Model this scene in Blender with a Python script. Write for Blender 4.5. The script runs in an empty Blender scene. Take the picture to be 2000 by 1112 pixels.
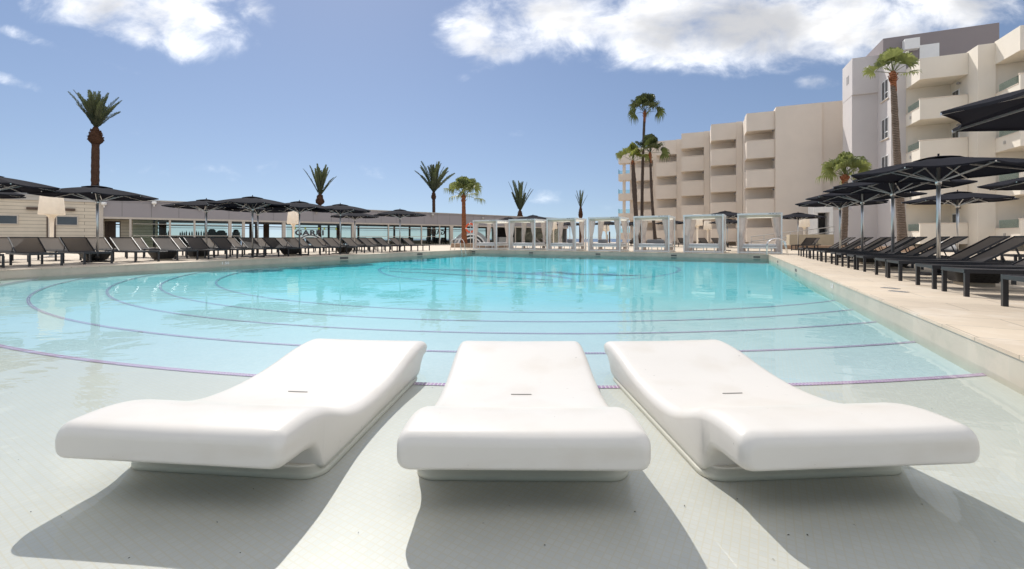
import bpy, bmesh, math, random
from mathutils import Vector, Matrix

R = math.radians
C = bpy.context.scene.collection
rnd = random.Random(7)

# ------------------------------------------------------------------ layout
EYE = 1.013          # camera above the water (z = 0)
DECK = 0.213
F = 850.0            # focal length in pixels of the 2000 px wide photograph
TH = R(26.46)        # the pool's long axis, turned from the view axis
DX, DY = math.sin(TH), math.cos(TH)

def W(s, t, z=0.0):                     # pool coordinates -> world
    return Vector((DX * s + DY * t, DY * s - DX * t, z))

def at(px, Y, z=DECK):                  # a column of the picture at a distance
    return Vector(((px - 1000) / F * Y, Y, z))

# ------------------------------------------------------------------ materials
def new_mat(name):
    m = bpy.data.materials.new(name); m.use_nodes = True
    nt = m.node_tree
    for n in list(nt.nodes):
        nt.nodes.remove(n)
    out = nt.nodes.new('ShaderNodeOutputMaterial')
    return m, nt, out

def link(nt, a, b):
    nt.links.new(a, b)

def pmat(name, col, rough=0.6, metal=0.0, spec=0.5, var=0.12, scale=3.0, bump=0.0, bscale=60.0,
         stretch=(1, 1, 1), dark=None, coat=0.0):
    """principled with a little procedural colour variation and bump"""
    m, nt, out = new_mat(name)
    b = nt.nodes.new('ShaderNodeBsdfPrincipled')
    b.inputs['Roughness'].default_value = rough
    b.inputs['Metallic'].default_value = metal
    b.inputs['Specular IOR Level'].default_value = spec
    b.inputs['Coat Weight'].default_value = coat
    link(nt, b.outputs[0], out.inputs[0])
    tc = nt.nodes.new('ShaderNodeTexCoord')
    mp = nt.nodes.new('ShaderNodeMapping'); mp.inputs['Scale'].default_value = stretch
    link(nt, tc.outputs['Object'], mp.inputs[0])
    n = nt.nodes.new('ShaderNodeTexNoise'); n.inputs['Scale'].default_value = scale
    n.inputs['Detail'].default_value = 6; n.inputs['Roughness'].default_value = 0.6
    link(nt, mp.outputs[0], n.inputs['Vector'])
    mx = nt.nodes.new('ShaderNodeMix'); mx.data_type = 'RGBA'
    c0 = dark or tuple(c * (1 - var) for c in col)
    c1 = tuple(min(1, c * (1 + var)) for c in col)
    mx.inputs['A'].default_value = (*c0, 1); mx.inputs['B'].default_value = (*c1, 1)
    mr = nt.nodes.new('ShaderNodeMapRange'); mr.inputs[1].default_value = 0.3; mr.inputs[2].default_value = 0.7
    link(nt, n.outputs['Fac'], mr.inputs[0]); link(nt, mr.outputs[0], mx.inputs['Factor'])
    link(nt, mx.outputs['Result'], b.inputs['Base Color'])
    if bump:
        n2 = nt.nodes.new('ShaderNodeTexNoise'); n2.inputs['Scale'].default_value = bscale
        n2.inputs['Detail'].default_value = 4
        link(nt, mp.outputs[0], n2.inputs['Vector'])
        bp = nt.nodes.new('ShaderNodeBump'); bp.inputs['Strength'].default_value = bump
        bp.inputs['Distance'].default_value = 0.02
        link(nt, n2.outputs['Fac'], bp.inputs['Height']); link(nt, bp.outputs[0], b.inputs['Normal'])
    return m

def glass_mat(name, tint, refl=0.5, rough=0.02):
    m, nt, out = new_mat(name)
    tr = nt.nodes.new('ShaderNodeBsdfTransparent'); tr.inputs[0].default_value = (*tint, 1)
    gl = nt.nodes.new('ShaderNodeBsdfGlossy'); gl.inputs['Roughness'].default_value = rough
    fr = nt.nodes.new('ShaderNodeFresnel'); fr.inputs[0].default_value = 1.45
    ml = nt.nodes.new('ShaderNodeMath'); ml.operation = 'MULTIPLY'; ml.inputs[1].default_value = refl
    mx = nt.nodes.new('ShaderNodeMixShader')
    link(nt, fr.outputs[0], ml.inputs[0]); link(nt, ml.outputs[0], mx.inputs[0])
    link(nt, tr.outputs[0], mx.inputs[1]); link(nt, gl.outputs[0], mx.inputs[2])
    link(nt, mx.outputs[0], out.inputs[0])
    return m

def sling_mat(name, refl, trans, wt, spec=.35, rough=.55):
    m, nt, out = new_mat(name)
    d = nt.nodes.new('ShaderNodeBsdfPrincipled'); d.inputs['Roughness'].default_value = rough
    d.inputs['Specular IOR Level'].default_value = spec
    tc = nt.nodes.new('ShaderNodeTexCoord')
    n = nt.nodes.new('ShaderNodeTexNoise'); n.inputs['Scale'].default_value = 6; n.inputs['Detail'].default_value = 5
    link(nt, tc.outputs['Object'], n.inputs['Vector'])
    mx0 = nt.nodes.new('ShaderNodeMix'); mx0.data_type = 'RGBA'
    mx0.inputs['A'].default_value = (*[c * .8 for c in refl], 1); mx0.inputs['B'].default_value = (*[c * 1.25 for c in refl], 1)
    link(nt, n.outputs['Fac'], mx0.inputs['Factor']); link(nt, mx0.outputs['Result'], d.inputs['Base Color'])
    t = nt.nodes.new('ShaderNodeBsdfTranslucent'); t.inputs[0].default_value = (*trans, 1)
    mx = nt.nodes.new('ShaderNodeMixShader'); mx.inputs[0].default_value = wt
    link(nt, d.outputs[0], mx.inputs[1]); link(nt, t.outputs[0], mx.inputs[2])
    link(nt, mx.outputs[0], out.inputs[0])
    return m

def brick_mat(name, c1, c2, mortar, bw, bh, msize, rough=0.6, rotz=0.0, off=0.0, spec=0.4, stain=None, stain_amt=0.0,
              coord='Object', mbump=0.0, squash=1.0, nvar=0.10):
    m, nt, out = new_mat(name)
    b = nt.nodes.new('ShaderNodeBsdfPrincipled'); b.inputs['Roughness'].default_value = rough
    b.inputs['Specular IOR Level'].default_value = spec
    link(nt, b.outputs[0], out.inputs[0])
    tc = nt.nodes.new('ShaderNodeTexCoord')
    mp = nt.nodes.new('ShaderNodeMapping'); mp.inputs['Rotation'].default_value = (0, 0, rotz)
    link(nt, tc.outputs[coord], mp.inputs[0])
    br = nt.nodes.new('ShaderNodeTexBrick')
    br.inputs['Color1'].default_value = (*c1, 1); br.inputs['Color2'].default_value = (*c2, 1)
    br.inputs['Mortar'].default_value = (*mortar, 1)
    br.inputs['Scale'].default_value = 1; br.inputs['Brick Width'].default_value = bw
    br.inputs['Row Height'].default_value = bh; br.inputs['Mortar Size'].default_value = msize
    br.inputs['Mortar Smooth'].default_value = 0.2
    br.offset = off; br.squash = squash
    link(nt, mp.outputs[0], br.inputs['Vector'])
    n = nt.nodes.new('ShaderNodeTexNoise'); n.inputs['Scale'].default_value = 0.9
    n.inputs['Detail'].default_value = 8; n.inputs['Roughness'].default_value = 0.65
    link(nt, tc.outputs[coord], n.inputs['Vector'])
    mr = nt.nodes.new('ShaderNodeMapRange'); mr.inputs[1].default_value = 0.3; mr.inputs[2].default_value = 0.7
    mr.inputs[3].default_value = 1 - nvar; mr.inputs[4].default_value = 1 + nvar * .6
    link(nt, n.outputs['Fac'], mr.inputs[0])
    mu = nt.nodes.new('ShaderNodeMix'); mu.data_type = 'RGBA'; mu.blend_type = 'MULTIPLY'
    mu.inputs['Factor'].default_value = 1
    link(nt, br.outputs['Color'], mu.inputs['A']); link(nt, mr.outputs[0], mu.inputs['B'])
    last = mu.outputs['Result']
    if stain:
        n2 = nt.nodes.new('ShaderNodeTexNoise'); n2.inputs['Scale'].default_value = 2.3
        n2.inputs['Detail'].default_value = 10; n2.inputs['Roughness'].default_value = 0.7
        link(nt, tc.outputs[coord], n2.inputs['Vector'])
        m2 = nt.nodes.new('ShaderNodeMapRange'); m2.inputs[1].default_value = 0.5; m2.inputs[2].default_value = 0.72
        m2.inputs[4].default_value = stain_amt
        link(nt, n2.outputs['Fac'], m2.inputs[0])
        mx = nt.nodes.new('ShaderNodeMix'); mx.data_type = 'RGBA'
        mx.inputs['B'].default_value = (*stain, 1)
        link(nt, m2.outputs[0], mx.inputs['Factor']); link(nt, last, mx.inputs['A'])
        last = mx.outputs['Result']
    link(nt, last, b.inputs['Base Color'])
    if mbump:
        bp = nt.nodes.new('ShaderNodeBump'); bp.inputs['Strength'].default_value = mbump
        bp.inputs['Distance'].default_value = 0.004; bp.invert = True
        link(nt, br.outputs['Fac'], bp.inputs['Height']); link(nt, bp.outputs[0], b.inputs['Normal'])
    return m

def bark_mat(name, c0, c1, ring=9.0):
    m, nt, out = new_mat(name)
    b = nt.nodes.new('ShaderNodeBsdfPrincipled'); b.inputs['Roughness'].default_value = 0.9
    b.inputs['Specular IOR Level'].default_value = 0.15
    link(nt, b.outputs[0], out.inputs[0])
    tc = nt.nodes.new('ShaderNodeTexCoord')
    wv = nt.nodes.new('ShaderNodeTexWave'); wv.bands_direction = 'Z'; wv.inputs['Scale'].default_value = ring / 3
    wv.inputs['Distortion'].default_value = 3.5; wv.inputs['Detail'].default_value = 3; wv.inputs['Detail Scale'].default_value = 2
    n = nt.nodes.new('ShaderNodeTexNoise'); n.inputs['Scale'].default_value = 5; n.inputs['Detail'].default_value = 7
    link(nt, tc.outputs['Object'], wv.inputs['Vector']); link(nt, tc.outputs['Object'], n.inputs['Vector'])
    ad = nt.nodes.new('ShaderNodeMath'); ad.operation = 'MULTIPLY'
    link(nt, wv.outputs['Fac'], ad.inputs[0]); link(nt, n.outputs['Fac'], ad.inputs[1])
    mr = nt.nodes.new('ShaderNodeMapRange'); mr.inputs[1].default_value = 0.05; mr.inputs[2].default_value = 0.5
    link(nt, ad.outputs[0], mr.inputs[0])
    mx = nt.nodes.new('ShaderNodeMix'); mx.data_type = 'RGBA'
    mx.inputs['A'].default_value = (*c0, 1); mx.inputs['B'].default_value = (*c1, 1)
    link(nt, mr.outputs[0], mx.inputs['Factor']); link(nt, mx.outputs['Result'], b.inputs['Base Color'])
    bp = nt.nodes.new('ShaderNodeBump'); bp.inputs['Strength'].default_value = 0.8; bp.inputs['Distance'].default_value = 0.05
    link(nt, ad.outputs[0], bp.inputs['Height']); link(nt, bp.outputs[0], b.inputs['Normal'])
    return m

def leaf_mat(name, c0, c1, tr):
    m, nt, out = new_mat(name)
    b = nt.nodes.new('ShaderNodeBsdfPrincipled'); b.inputs['Roughness'].default_value = 0.45
    b.inputs['Specular IOR Level'].default_value = 0.4
    t = nt.nodes.new('ShaderNodeBsdfTranslucent')
    tc = nt.nodes.new('ShaderNodeTexCoord')
    n = nt.nodes.new('ShaderNodeTexNoise'); n.inputs['Scale'].default_value = 1.6; n.inputs['Detail'].default_value = 5
    link(nt, tc.outputs['Object'], n.inputs['Vector'])
    mr = nt.nodes.new('ShaderNodeMapRange'); mr.inputs[1].default_value = 0.35; mr.inputs[2].default_value = 0.65
    link(nt, n.outputs['Fac'], mr.inputs[0])
    mx = nt.nodes.new('ShaderNodeMix'); mx.data_type = 'RGBA'
    mx.inputs['A'].default_value = (*c0, 1); mx.inputs['B'].default_value = (*c1, 1)
    link(nt, mr.outputs[0], mx.inputs['Factor'])
    link(nt, mx.outputs['Result'], b.inputs['Base Color'])
    t.inputs[0].default_value = (*tr, 1)
    ms = nt.nodes.new('ShaderNodeMixShader'); ms.inputs[0].default_value = 0.35
    link(nt, b.outputs[0], ms.inputs[1]); link(nt, t.outputs[0], ms.inputs[2]); link(nt, ms.outputs[0], out.inputs[0])
    return m

M = {}
M['deck'] = brick_mat('deck_tile', (.64, .535, .41), (.60, .50, .385), (.33, .28, .22), 1.2, .6, .006, .75, rotz=TH, off=.5,
                      stain=(.74, .68, .60), stain_amt=.5, nvar=.12)
M['pool_wall'] = brick_mat('pool_wall_tile', (.56, .49, .395), (.52, .46, .37), (.54, .49, .41), .6, .6, .003, .35, spec=.5,
                           stain=(.33, .32, .24), stain_amt=.5, coord='UV', nvar=.14)
M['pool_floor'] = brick_mat('pool_floor_mosaic', (.640, .600, .552), (.61, .575, .53), (.62, .56, .47), .028, .028, .0026, .4,
                            rotz=TH + R(4), spec=.3, nvar=.05)
M['deep_floor'] = brick_mat('deep_floor_mosaic', (.66, .66, .68), (.60, .62, .645), (.66, .62, .60), .028, .028, .0022, .4, rotz=TH + R(4), spec=.3, nvar=.05)
M['tile_line'] = brick_mat('purple_mosaic', (.33, .085, .33), (.40, .15, .39), (.78, .72, .68), .028, .028, .0035, .4, coord='UV')
M['poly'] = pmat('white_polyethylene', (.665, .632, .585), rough=.36, spec=.45, var=.012, scale=4, bump=.012, bscale=25)
M['poly_base'] = pmat('white_polyethylene_base', (.74, .69, .60), rough=.45, var=.03, scale=5)
M['slot'] = pmat('dark_slot', (.10, .09, .085), var=.1)
M['seam'] = pmat('grey_slot', (.36, .34, .32), var=.1)
M['frame'] = pmat('anthracite_metal', (.015, .015, .019), rough=.38, spec=.55, var=.15)
M['sling'] = sling_mat('dark_mesh_sling', (.020, .020, .024), (.66, .62, .59), .31, .15, .65)
M['sling_bed'] = sling_mat('dark_mesh_bed', (.020, .020, .024), (.3, .28, .27), .15)
M['canopy'] = sling_mat('charcoal_canopy_fabric', (.024, .024, .030), (.004, .005, .010), .22, .08, .9)
M['alu'] = pmat('brushed_aluminium', (.62, .63, .64), rough=.32, metal=.85, var=.06)
M['steel'] = pmat('polished_steel', (.72, .72, .72), rough=.16, metal=1, var=.04)
M['wicker'] = brick_mat('black_wicker', (.020, .019, .020), (.032, .030, .031), (.006, .006, .006), .05, .02, .004, .5, coord='UV', off=.5)
M['plinth'] = pmat('beige_plinth', (.42, .36, .28), rough=.8)
M['lamp'] = sling_mat('white_lamp_plastic', (.86, .82, .76), (.95, .88, .78), .58)
M['cab_metal'] = pmat('pale_painted_metal', (.72, .73, .72), rough=.4, var=.04)
M['curtain'] = sling_mat('off_white_curtain', (.78, .71, .67), (.80, .72, .67), .45)
M['cab_roof'] = sling_mat('cream_roof_fabric', (.72, .70, .62), (.80, .76, .66), .5)
M['mattress'] = pmat('pale_grey_mattress', (.56, .55, .55), rough=.8, var=.06, bump=.1)
M['cushion'] = pmat('grey_cushion', (.20, .20, .21), rough=.85, var=.12, bump=.15)
M['pillow'] = pmat('white_towel', (.78, .77, .74), rough=.9, bump=.3)
M['mark'] = pmat('dark_print', (.05, .05, .06))
M['fascia'] = pmat('grey_composite_panel', (.295, .275, .29), rough=.5, var=.03, scale=.5)
M['fascia_joint'] = pmat('panel_joint', (.13, .125, .12))
M['roof_edge'] = pmat('roof_edge_trim', (.46, .44, .41), rough=.6, var=.05)
M['roof_grey'] = pmat('roof_membrane', (.30, .29, .29), rough=.8)
M['clad'] = brick_mat('cream_board_cladding', (.64, .57, .46), (.61, .545, .445), (.22, .19, .15), 5.0, .262, .014, .65, coord='UV', off=.35)
M['bar_frame'] = pmat('taupe_window_frame', (.50, .45, .39), rough=.5, var=.05)
M['col_dark'] = pmat('dark_timber', (.085, .055, .04), rough=.7, var=.2)
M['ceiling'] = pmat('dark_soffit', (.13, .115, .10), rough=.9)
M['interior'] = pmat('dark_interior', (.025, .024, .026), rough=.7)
M['glass_bar'] = glass_mat('bar_glass', (.80, .845, .81), .5)
M['glass_green'] = glass_mat('balustrade_glass', (.80, .90, .88), .5)
M['glass_dark'] = pmat('dark_window_glass', (.05, .055, .06), rough=.06, spec=.8, var=.3, scale=.6)
M['stucco'] = pmat('warm_stucco', (.75, .66, .565), rough=.9, var=.04, scale=.5, bump=.08, bscale=40)
M['stucco_r'] = pmat('cream_stucco', (.79, .725, .625), rough=.9, var=.04, scale=.5, bump=.08, bscale=40)
M['grey_wall'] = pmat('cool_grey_render', (.62, .58, .565), rough=.9, var=.03, scale=.5, bump=.08, bscale=40)
M['pent'] = pmat('mauve_grey_render', (.27, .235, .235), rough=.9, var=.03, scale=.5)
M['cap'] = pmat('parapet_cap', (.72, .63, .54), rough=.8, var=.04)
M['white_frame'] = pmat('white_window_frame', (.78, .78, .77), rough=.5, var=.03)
M['white'] = pmat('white_paint', (.80, .79, .77), rough=.6, var=.03)
M['beige_wall'] = pmat('beige_planter_render', (.50, .42, .30), rough=.9, var=.05)
M['wood_curb'] = brick_mat('sandstone_curb', (.42, .29, .20), (.38, .26, .18), (.22, .15, .10), .5, .3, .008, .8, coord='UV')
M['bark_date'] = bark_mat('date_palm_bark', (.045, .025, .018), (.16, .085, .055), 16)
M['boss'] = bark_mat('date_palm_boss', (.045, .022, .014), (.15, .075, .042), 20)
M['bark_fan'] = bark_mat('fan_palm_bark', (.10, .075, .058), (.24, .185, .145), 9)
M['bark_dark'] = bark_mat('dark_fan_palm_bark', (.055, .042, .035), (.15, .11, .09), 9)
M['bark_red'] = bark_mat('red_fan_palm_bark', (.17, .06, .028), (.36, .15, .075), 8)
M['date_leaf'] = leaf_mat('date_palm_leaf', (.032, .042, .020), (.095, .10, .048), (.10, .12, .04))
M['fan_leaf'] = leaf_mat('fan_palm_leaf', (.065, .092, .026), (.185, .21, .075), (.40, .44, .14))
M['fan_dark'] = leaf_mat('dark_fan_palm_leaf', (.028, .042, .016), (.085, .10, .036), (.12, .15, .04))
M['fan_yellow'] = leaf_mat('yellow_fan_palm_leaf', (.075, .10, .02), (.19, .20, .05), (.42, .46, .10))
M['orange'] = pmat('orange_lifebuoy', (.75, .10, .02), rough=.5)
M['leafbit'] = pmat('dry_leaf', (.05, .035, .02))
M['logo_grey'] = pmat('grey_window_film', (.32, .34, .35), rough=.5)
M['bottle'] = pmat('dark_bottle_glass', (.012, .016, .012), rough=.12, spec=.7)
M['yellow'] = pmat('lime_green_lamp', (.35, .42, .02))

def add_grime(m):
    nt = m.node_tree; b = [n for n in nt.nodes if n.type == 'BSDF_PRINCIPLED'][0]
    src = b.inputs['Base Color'].links[0].from_socket
    tc = nt.nodes.new('ShaderNodeTexCoord'); last = src
    for (sc_, st, lo, hi, amt, col) in ((3.2, (1, 1, 3), .52, .8, .45, (.56, .50, .42)), (38, (1, 1, 1), .73, .76, .55, (.22, .20, .18)), (22, (6, .6, 1), .70, .78, .30, (.42, .40, .37))):
        mp = nt.nodes.new('ShaderNodeMapping'); mp.inputs['Scale'].default_value = st; link(nt, tc.outputs['Object'], mp.inputs[0])
        n = nt.nodes.new('ShaderNodeTexNoise'); n.inputs['Scale'].default_value = sc_; n.inputs['Detail'].default_value = 4; link(nt, mp.outputs[0], n.inputs['Vector'])
        mr = nt.nodes.new('ShaderNodeMapRange'); mr.inputs[1].default_value = lo; mr.inputs[2].default_value = hi; mr.inputs[4].default_value = amt; link(nt, n.outputs['Fac'], mr.inputs[0])
        mx = nt.nodes.new('ShaderNodeMix'); mx.data_type = 'RGBA'; mx.inputs['B'].default_value = (*col, 1)
        link(nt, mr.outputs[0], mx.inputs['Factor']); link(nt, last, mx.inputs['A']); last = mx.outputs['Result']
    link(nt, last, b.inputs['Base Color'])
add_grime(M['poly'])

# sea
def sea_mat():
    m, nt, out = new_mat('sea_water')
    b = nt.nodes.new('ShaderNodeBsdfPrincipled'); b.inputs['Roughness'].default_value = .35
    b.inputs['Base Color'].default_value = (.03, .085, .17, 1); b.inputs['Specular IOR Level'].default_value = .35
    link(nt, b.outputs[0], out.inputs[0])
    tc = nt.nodes.new('ShaderNodeTexCoord')
    n = nt.nodes.new('ShaderNodeTexNoise'); n.inputs['Scale'].default_value = .12; n.inputs['Detail'].default_value = 8
    link(nt, tc.outputs['Object'], n.inputs['Vector'])
    bp = nt.nodes.new('ShaderNodeBump'); bp.inputs['Strength'].default_value = .5; bp.inputs['Distance'].default_value = 1.5
    link(nt, n.outputs['Fac'], bp.inputs['Height']); link(nt, bp.outputs[0], b.inputs['Normal'])
    return m
M['sea'] = sea_mat()

def water_mat():
    m, nt, out = new_mat('pool_water')
    tr = nt.nodes.new('ShaderNodeBsdfTransparent'); tr.inputs[0].default_value = (1, 1, 1, 1)
    gl = nt.nodes.new('ShaderNodeBsdfGlossy'); gl.inputs['Roughness'].default_value = 0.0
    gl.inputs['Color'].default_value = (.96, .98, 1, 1)
    fr = nt.nodes.new('ShaderNodeFresnel'); fr.inputs[0].default_value = 1.33
    tc = nt.nodes.new('ShaderNodeTexCoord')
    mp = nt.nodes.new('ShaderNodeMapping'); mp.inputs['Scale'].default_value = (1.0, 1.6, 1); mp.inputs['Rotation'].default_value = (0, 0, TH)
    link(nt, tc.outputs['Object'], mp.inputs[0])
    n = nt.nodes.new('ShaderNodeTexNoise'); n.inputs['Scale'].default_value = 1.7; n.inputs['Detail'].default_value = 2.5
    n.inputs['Roughness'].default_value = .45; n.inputs['Distortion'].default_value = .6
    link(nt, mp.outputs[0], n.inputs['Vector'])
    # calm and ruffled patches
    n2 = nt.nodes.new('ShaderNodeTexNoise'); n2.inputs['Scale'].default_value = .22; n2.inputs['Detail'].default_value = 3
    link(nt, tc.outputs['Object'], n2.inputs['Vector'])
    mr = nt.nodes.new('ShaderNodeMapRange'); mr.inputs[1].default_value = .42; mr.inputs[2].default_value = .62
    mr.inputs[3].default_value = .18; mr.inputs[4].default_value = .75
    link(nt, n2.outputs['Fac'], mr.inputs[0])
    mu = nt.nodes.new('ShaderNodeMath'); mu.operation = 'MULTIPLY'
    link(nt, n.outputs['Fac'], mu.inputs[0]); link(nt, mr.outputs[0], mu.inputs[1])
    bp = nt.nodes.new('ShaderNodeBump'); bp.inputs['Strength'].default_value = .30; bp.inputs['Distance'].default_value = .045
    link(nt, mu.outputs[0], bp.inputs['Height'])
    link(nt, bp.outputs[0], gl.inputs['Normal']); link(nt, bp.outputs[0], fr.inputs['Normal'])
    ml = nt.nodes.new('ShaderNodeMath'); ml.operation = 'MULTIPLY'; ml.inputs[1].default_value = .62
    link(nt, fr.outputs[0], ml.inputs[0])
    mx = nt.nodes.new('ShaderNodeMixShader')
    link(nt, ml.outputs[0], mx.inputs[0]); link(nt, tr.outputs[0], mx.inputs[1]); link(nt, gl.outputs[0], mx.inputs[2])
    link(nt, mx.outputs[0], out.inputs['Surface'])
    va = nt.nodes.new('ShaderNodeVolumeAbsorption'); va.inputs['Color'].default_value = (.0, .93, .985, 1)
    va.inputs['Density'].default_value = .50
    link(nt, va.outputs[0], out.inputs['Volume'])
    return m
M['water'] = water_mat()

# ------------------------------------------------------------------ mesh builder
class MB:
    def __init__(s):
        s.v = []; s.f = []; s.uv = []; s.sm = []; s.mi = []
    def face(s, idx, uv=None, smooth=False, mi=0):
        s.f.append(tuple(idx)); s.uv.append(uv); s.sm.append(smooth); s.mi.append(mi)
    def add(s, pts):
        b = len(s.v); s.v.extend(Vector(p) for p in pts); return b
    def quad(s, a, b, c, d, uv=None, smooth=False, mi=0):
        k = s.add((a, b, c, d)); s.face((k, k + 1, k + 2, k + 3), uv, smooth, mi)
    def hexa(s, p, mi=0):                     # 8 corners: bottom ccw 0-3, top 4-7
        k = s.add(p)
        P = [Vector(x) for x in p]
        for q in ((3, 2, 1, 0), (4, 5, 6, 7), (0, 1, 5, 4), (1, 2, 6, 5), (2, 3, 7, 6), (3, 0, 4, 7)):
            A, B, Cc, D = (P[i] for i in q)
            w = (B - A).length; h = (D - A).length
            s.face([k + i for i in q], ((0, 0), (w, 0), (w, h), (0, h)), False, mi)
    def box(s, x0, x1, y0, y1, z0, z1, mi=0, T=None):
        p = [(x0, y0, z0), (x1, y0, z0), (x1, y1, z0), (x0, y1, z0), (x0, y0, z1), (x1, y0, z1), (x1, y1, z1), (x0, y1, z1)]
        if T is not None:
            p = [T @ Vector(a) for a in p]
        s.hexa(p, mi)
    def bar(s, a, b, w, h=None, up=(0, 0, 1), mi=0):
        a = Vector(a); b = Vector(b); h = h or w
        d = (b - a).normalized(); u = Vector(up)
        if abs(d.dot(u)) > .98:
            u = Vector((0, 1, 0))
        x = d.cross(u).normalized() * (w / 2); y = x.cross(d).normalized() * (h / 2)
        s.hexa([a - x - y, a + x - y, b + x - y, b - x - y, a - x + y, a + x + y, b + x + y, b - x + y], mi)
    def tube(s, pts, rad, n=8, smooth=True, cap=True, mi=0):
        pts = [Vector(p) for p in pts]
        if not hasattr(rad, '__len__'):
            rad = [rad] * len(pts)
        rings = []
        prev = None
        for i, p in enumerate(pts):
            d = (pts[min(i + 1, len(pts) - 1)] - pts[max(i - 1, 0)]).normalized()
            if prev is None:
                u = Vector((0, 0, 1)) if abs(d.z) < .9 else Vector((1, 0, 0))
                x = d.cross(u).normalized()
            else:
                x = (prev - d * prev.dot(d)).normalized()
            prev = x
            y = d.cross(x)
            rings.append(s.add([p + (x * math.cos(2 * math.pi * k / n) + y * math.sin(2 * math.pi * k / n)) * rad[i] for k in range(n)]))
        for a, b in zip(rings, rings[1:]):
            for k in range(n):
                k2 = (k + 1) % n
                s.face((a + k, a + k2, b + k2, b + k), None, smooth, mi)
        if cap:
            s.face([rings[0] + k for k in reversed(range(n))], None, False, mi)
            s.face([rings[-1] + k for k in range(n)], None, False, mi)
    def lathe(s, prof, n=24, c=(0, 0, 0), smooth=True, fn=None, mi=0, cap=True):
        c = Vector(c); rings = []
        for (r, z) in prof:
            rings.append(s.add([c + Vector(((fn(r, z, 2 * math.pi * k / n) if fn else r) * math.cos(2 * math.pi * k / n),
                                           (fn(r, z, 2 * math.pi * k / n) if fn else r) * math.sin(2 * math.pi * k / n), z)) for k in range(n)]))
        for a, b in zip(rings, rings[1:]):
            for k in range(n):
                k2 = (k + 1) % n
                s.face((a + k, a + k2, b + k2, b + k), None, smooth, mi)
        if cap:
            s.face([rings[0] + k for k in reversed(range(n))], None, False, mi)
            s.face([rings[-1] + k for k in range(n)], None, False, mi)
    def mesh(s, name):
        me = bpy.data.meshes.new(name)
        me.from_pydata([tuple(v) for v in s.v], [], s.f)
        if any(u is not None for u in s.uv):
            l = me.uv_layers.new(name='UVMap')
            for p in me.polygons:
                u = s.uv[p.index]
                if u:
                    for k, li in enumerate(p.loop_indices):
                        l.data[li].uv = u[k]
        for p in me.polygons:
            p.use_smooth = s.sm[p.index]; p.material_index = s.mi[p.index]
        me.update()
        return me
    def build(s, name, mat, parent=None, recalc=False):
        me = s.mesh(name)
        if recalc:
            q = bmesh.new(); q.from_mesh(me); bmesh.ops.recalc_face_normals(q, faces=q.faces); q.to_mesh(me); q.free()
        for m in (mat if isinstance(mat, (list, tuple)) else [mat]):
            me.materials.append(m)
        o = bpy.data.objects.new(name, me); C.objects.link(o)
        if parent:
            o.parent = parent
        return o

def bevel(o, w, seg=2):
    md = o.modifiers.new('bevel', 'BEVEL'); md.width = w; md.segments = seg; md.limit_method = 'ANGLE'; md.angle_limit = R(40)
    return o

def tag(o, label, cat, group=None):
    o['label'] = label; o['category'] = cat
    if group: o['group'] = group
    return o

def struct(o):
    o['kind'] = 'structure'; return o

def thing(name, label, cat, loc=(0, 0, 0), rotz=0.0, group=None):
    o = bpy.data.objects.new(name, None); C.objects.link(o)
    o.location = loc; o.rotation_euler = (0, 0, rotz); o.empty_display_size = .2
    return tag(o, label, cat, group)

def copy_tree(o, parent=None):
    c = o.copy(); C.objects.link(c)
    if parent is not None: c.parent = parent
    for ch in [x for x in o.children]:
        copy_tree(ch, c)
    return c

def spawn(proto, used, loc, rotz, label, scale=1.0):
    """first call places the prototype itself, later calls copies of it"""
    o = proto if not used else copy_tree(proto)
    used.append(o)
    o.location = loc; o.rotation_euler = (0, 0, rotz); o.scale = (scale,) * 3
    o['label'] = label
    return o

def text_mesh(txt, size, name, mat, parent=None, extrude=.004, offset=.0, spacing=1.0, mirror=False):
    cu = bpy.data.curves.new(name, 'FONT'); cu.body = txt; cu.size = size; cu.extrude = extrude; cu.offset = offset
    cu.space_character = spacing; cu.align_x = 'CENTER'
    to = bpy.data.objects.new('tmp_text', cu); C.objects.link(to)
    dg = bpy.context.evaluated_depsgraph_get(); dg.update()
    me = bpy.data.meshes.new_from_object(to.evaluated_get(dg))
    bpy.data.objects.remove(to); bpy.data.curves.remove(cu)
    me.name = name; me.materials.clear(); me.materials.append(mat)
    if mirror:
        for v in me.vertices: v.co.x = -v.co.x
        me.flip_normals()
    o = bpy.data.objects.new(name, me); C.objects.link(o)
    if parent: o.parent = parent
    return o

ORD = ['first', 'second', 'third', 'fourth', 'fifth', 'sixth', 'seventh', 'eighth', 'ninth', 'tenth', 'eleventh', 'twelfth',
       'thirteenth', 'fourteenth', 'fifteenth', 'sixteenth', 'seventeenth', 'eighteenth', 'nineteenth', 'twentieth',
       'twenty-first', 'twenty-second', 'twenty-third', 'twenty-fourth']

# ------------------------------------------------------------------ ground, pool, water
T_R, T_L = 1.787, -16.43
S_FL, S_FR, S_N = 26.4, 25.35, -5.0
hole = [W(S_N, T_R), W(S_FR, T_R), W(S_FL, T_L), W(S_N, T_L)]
bm = bmesh.new()
outer = [(-75, -40), (75, -40), (75, 90), (13, 92), (9, 80.5), (-75, 10)]
def loop(pts):
    vs = [bm.verts.new((p[0], p[1], DECK)) for p in pts]
    return [bm.edges.new((vs[i], vs[(i + 1) % len(vs)])) for i in range(len(vs))]
eds = loop(outer) + loop(hole)
bmesh.ops.triangle_fill(bm, edges=eds, use_beauty=True, normal=(0, 0, 1))
for f in bm.faces:
    if f.normal.z < 0: f.normal_flip()
me = bpy.data.meshes.new('pool_deck'); bm.to_mesh(me); bm.free()
me.materials.append(M['deck'])
deck = bpy.data.objects.new('pool_deck', me); C.objects.link(deck); struct(deck)

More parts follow.
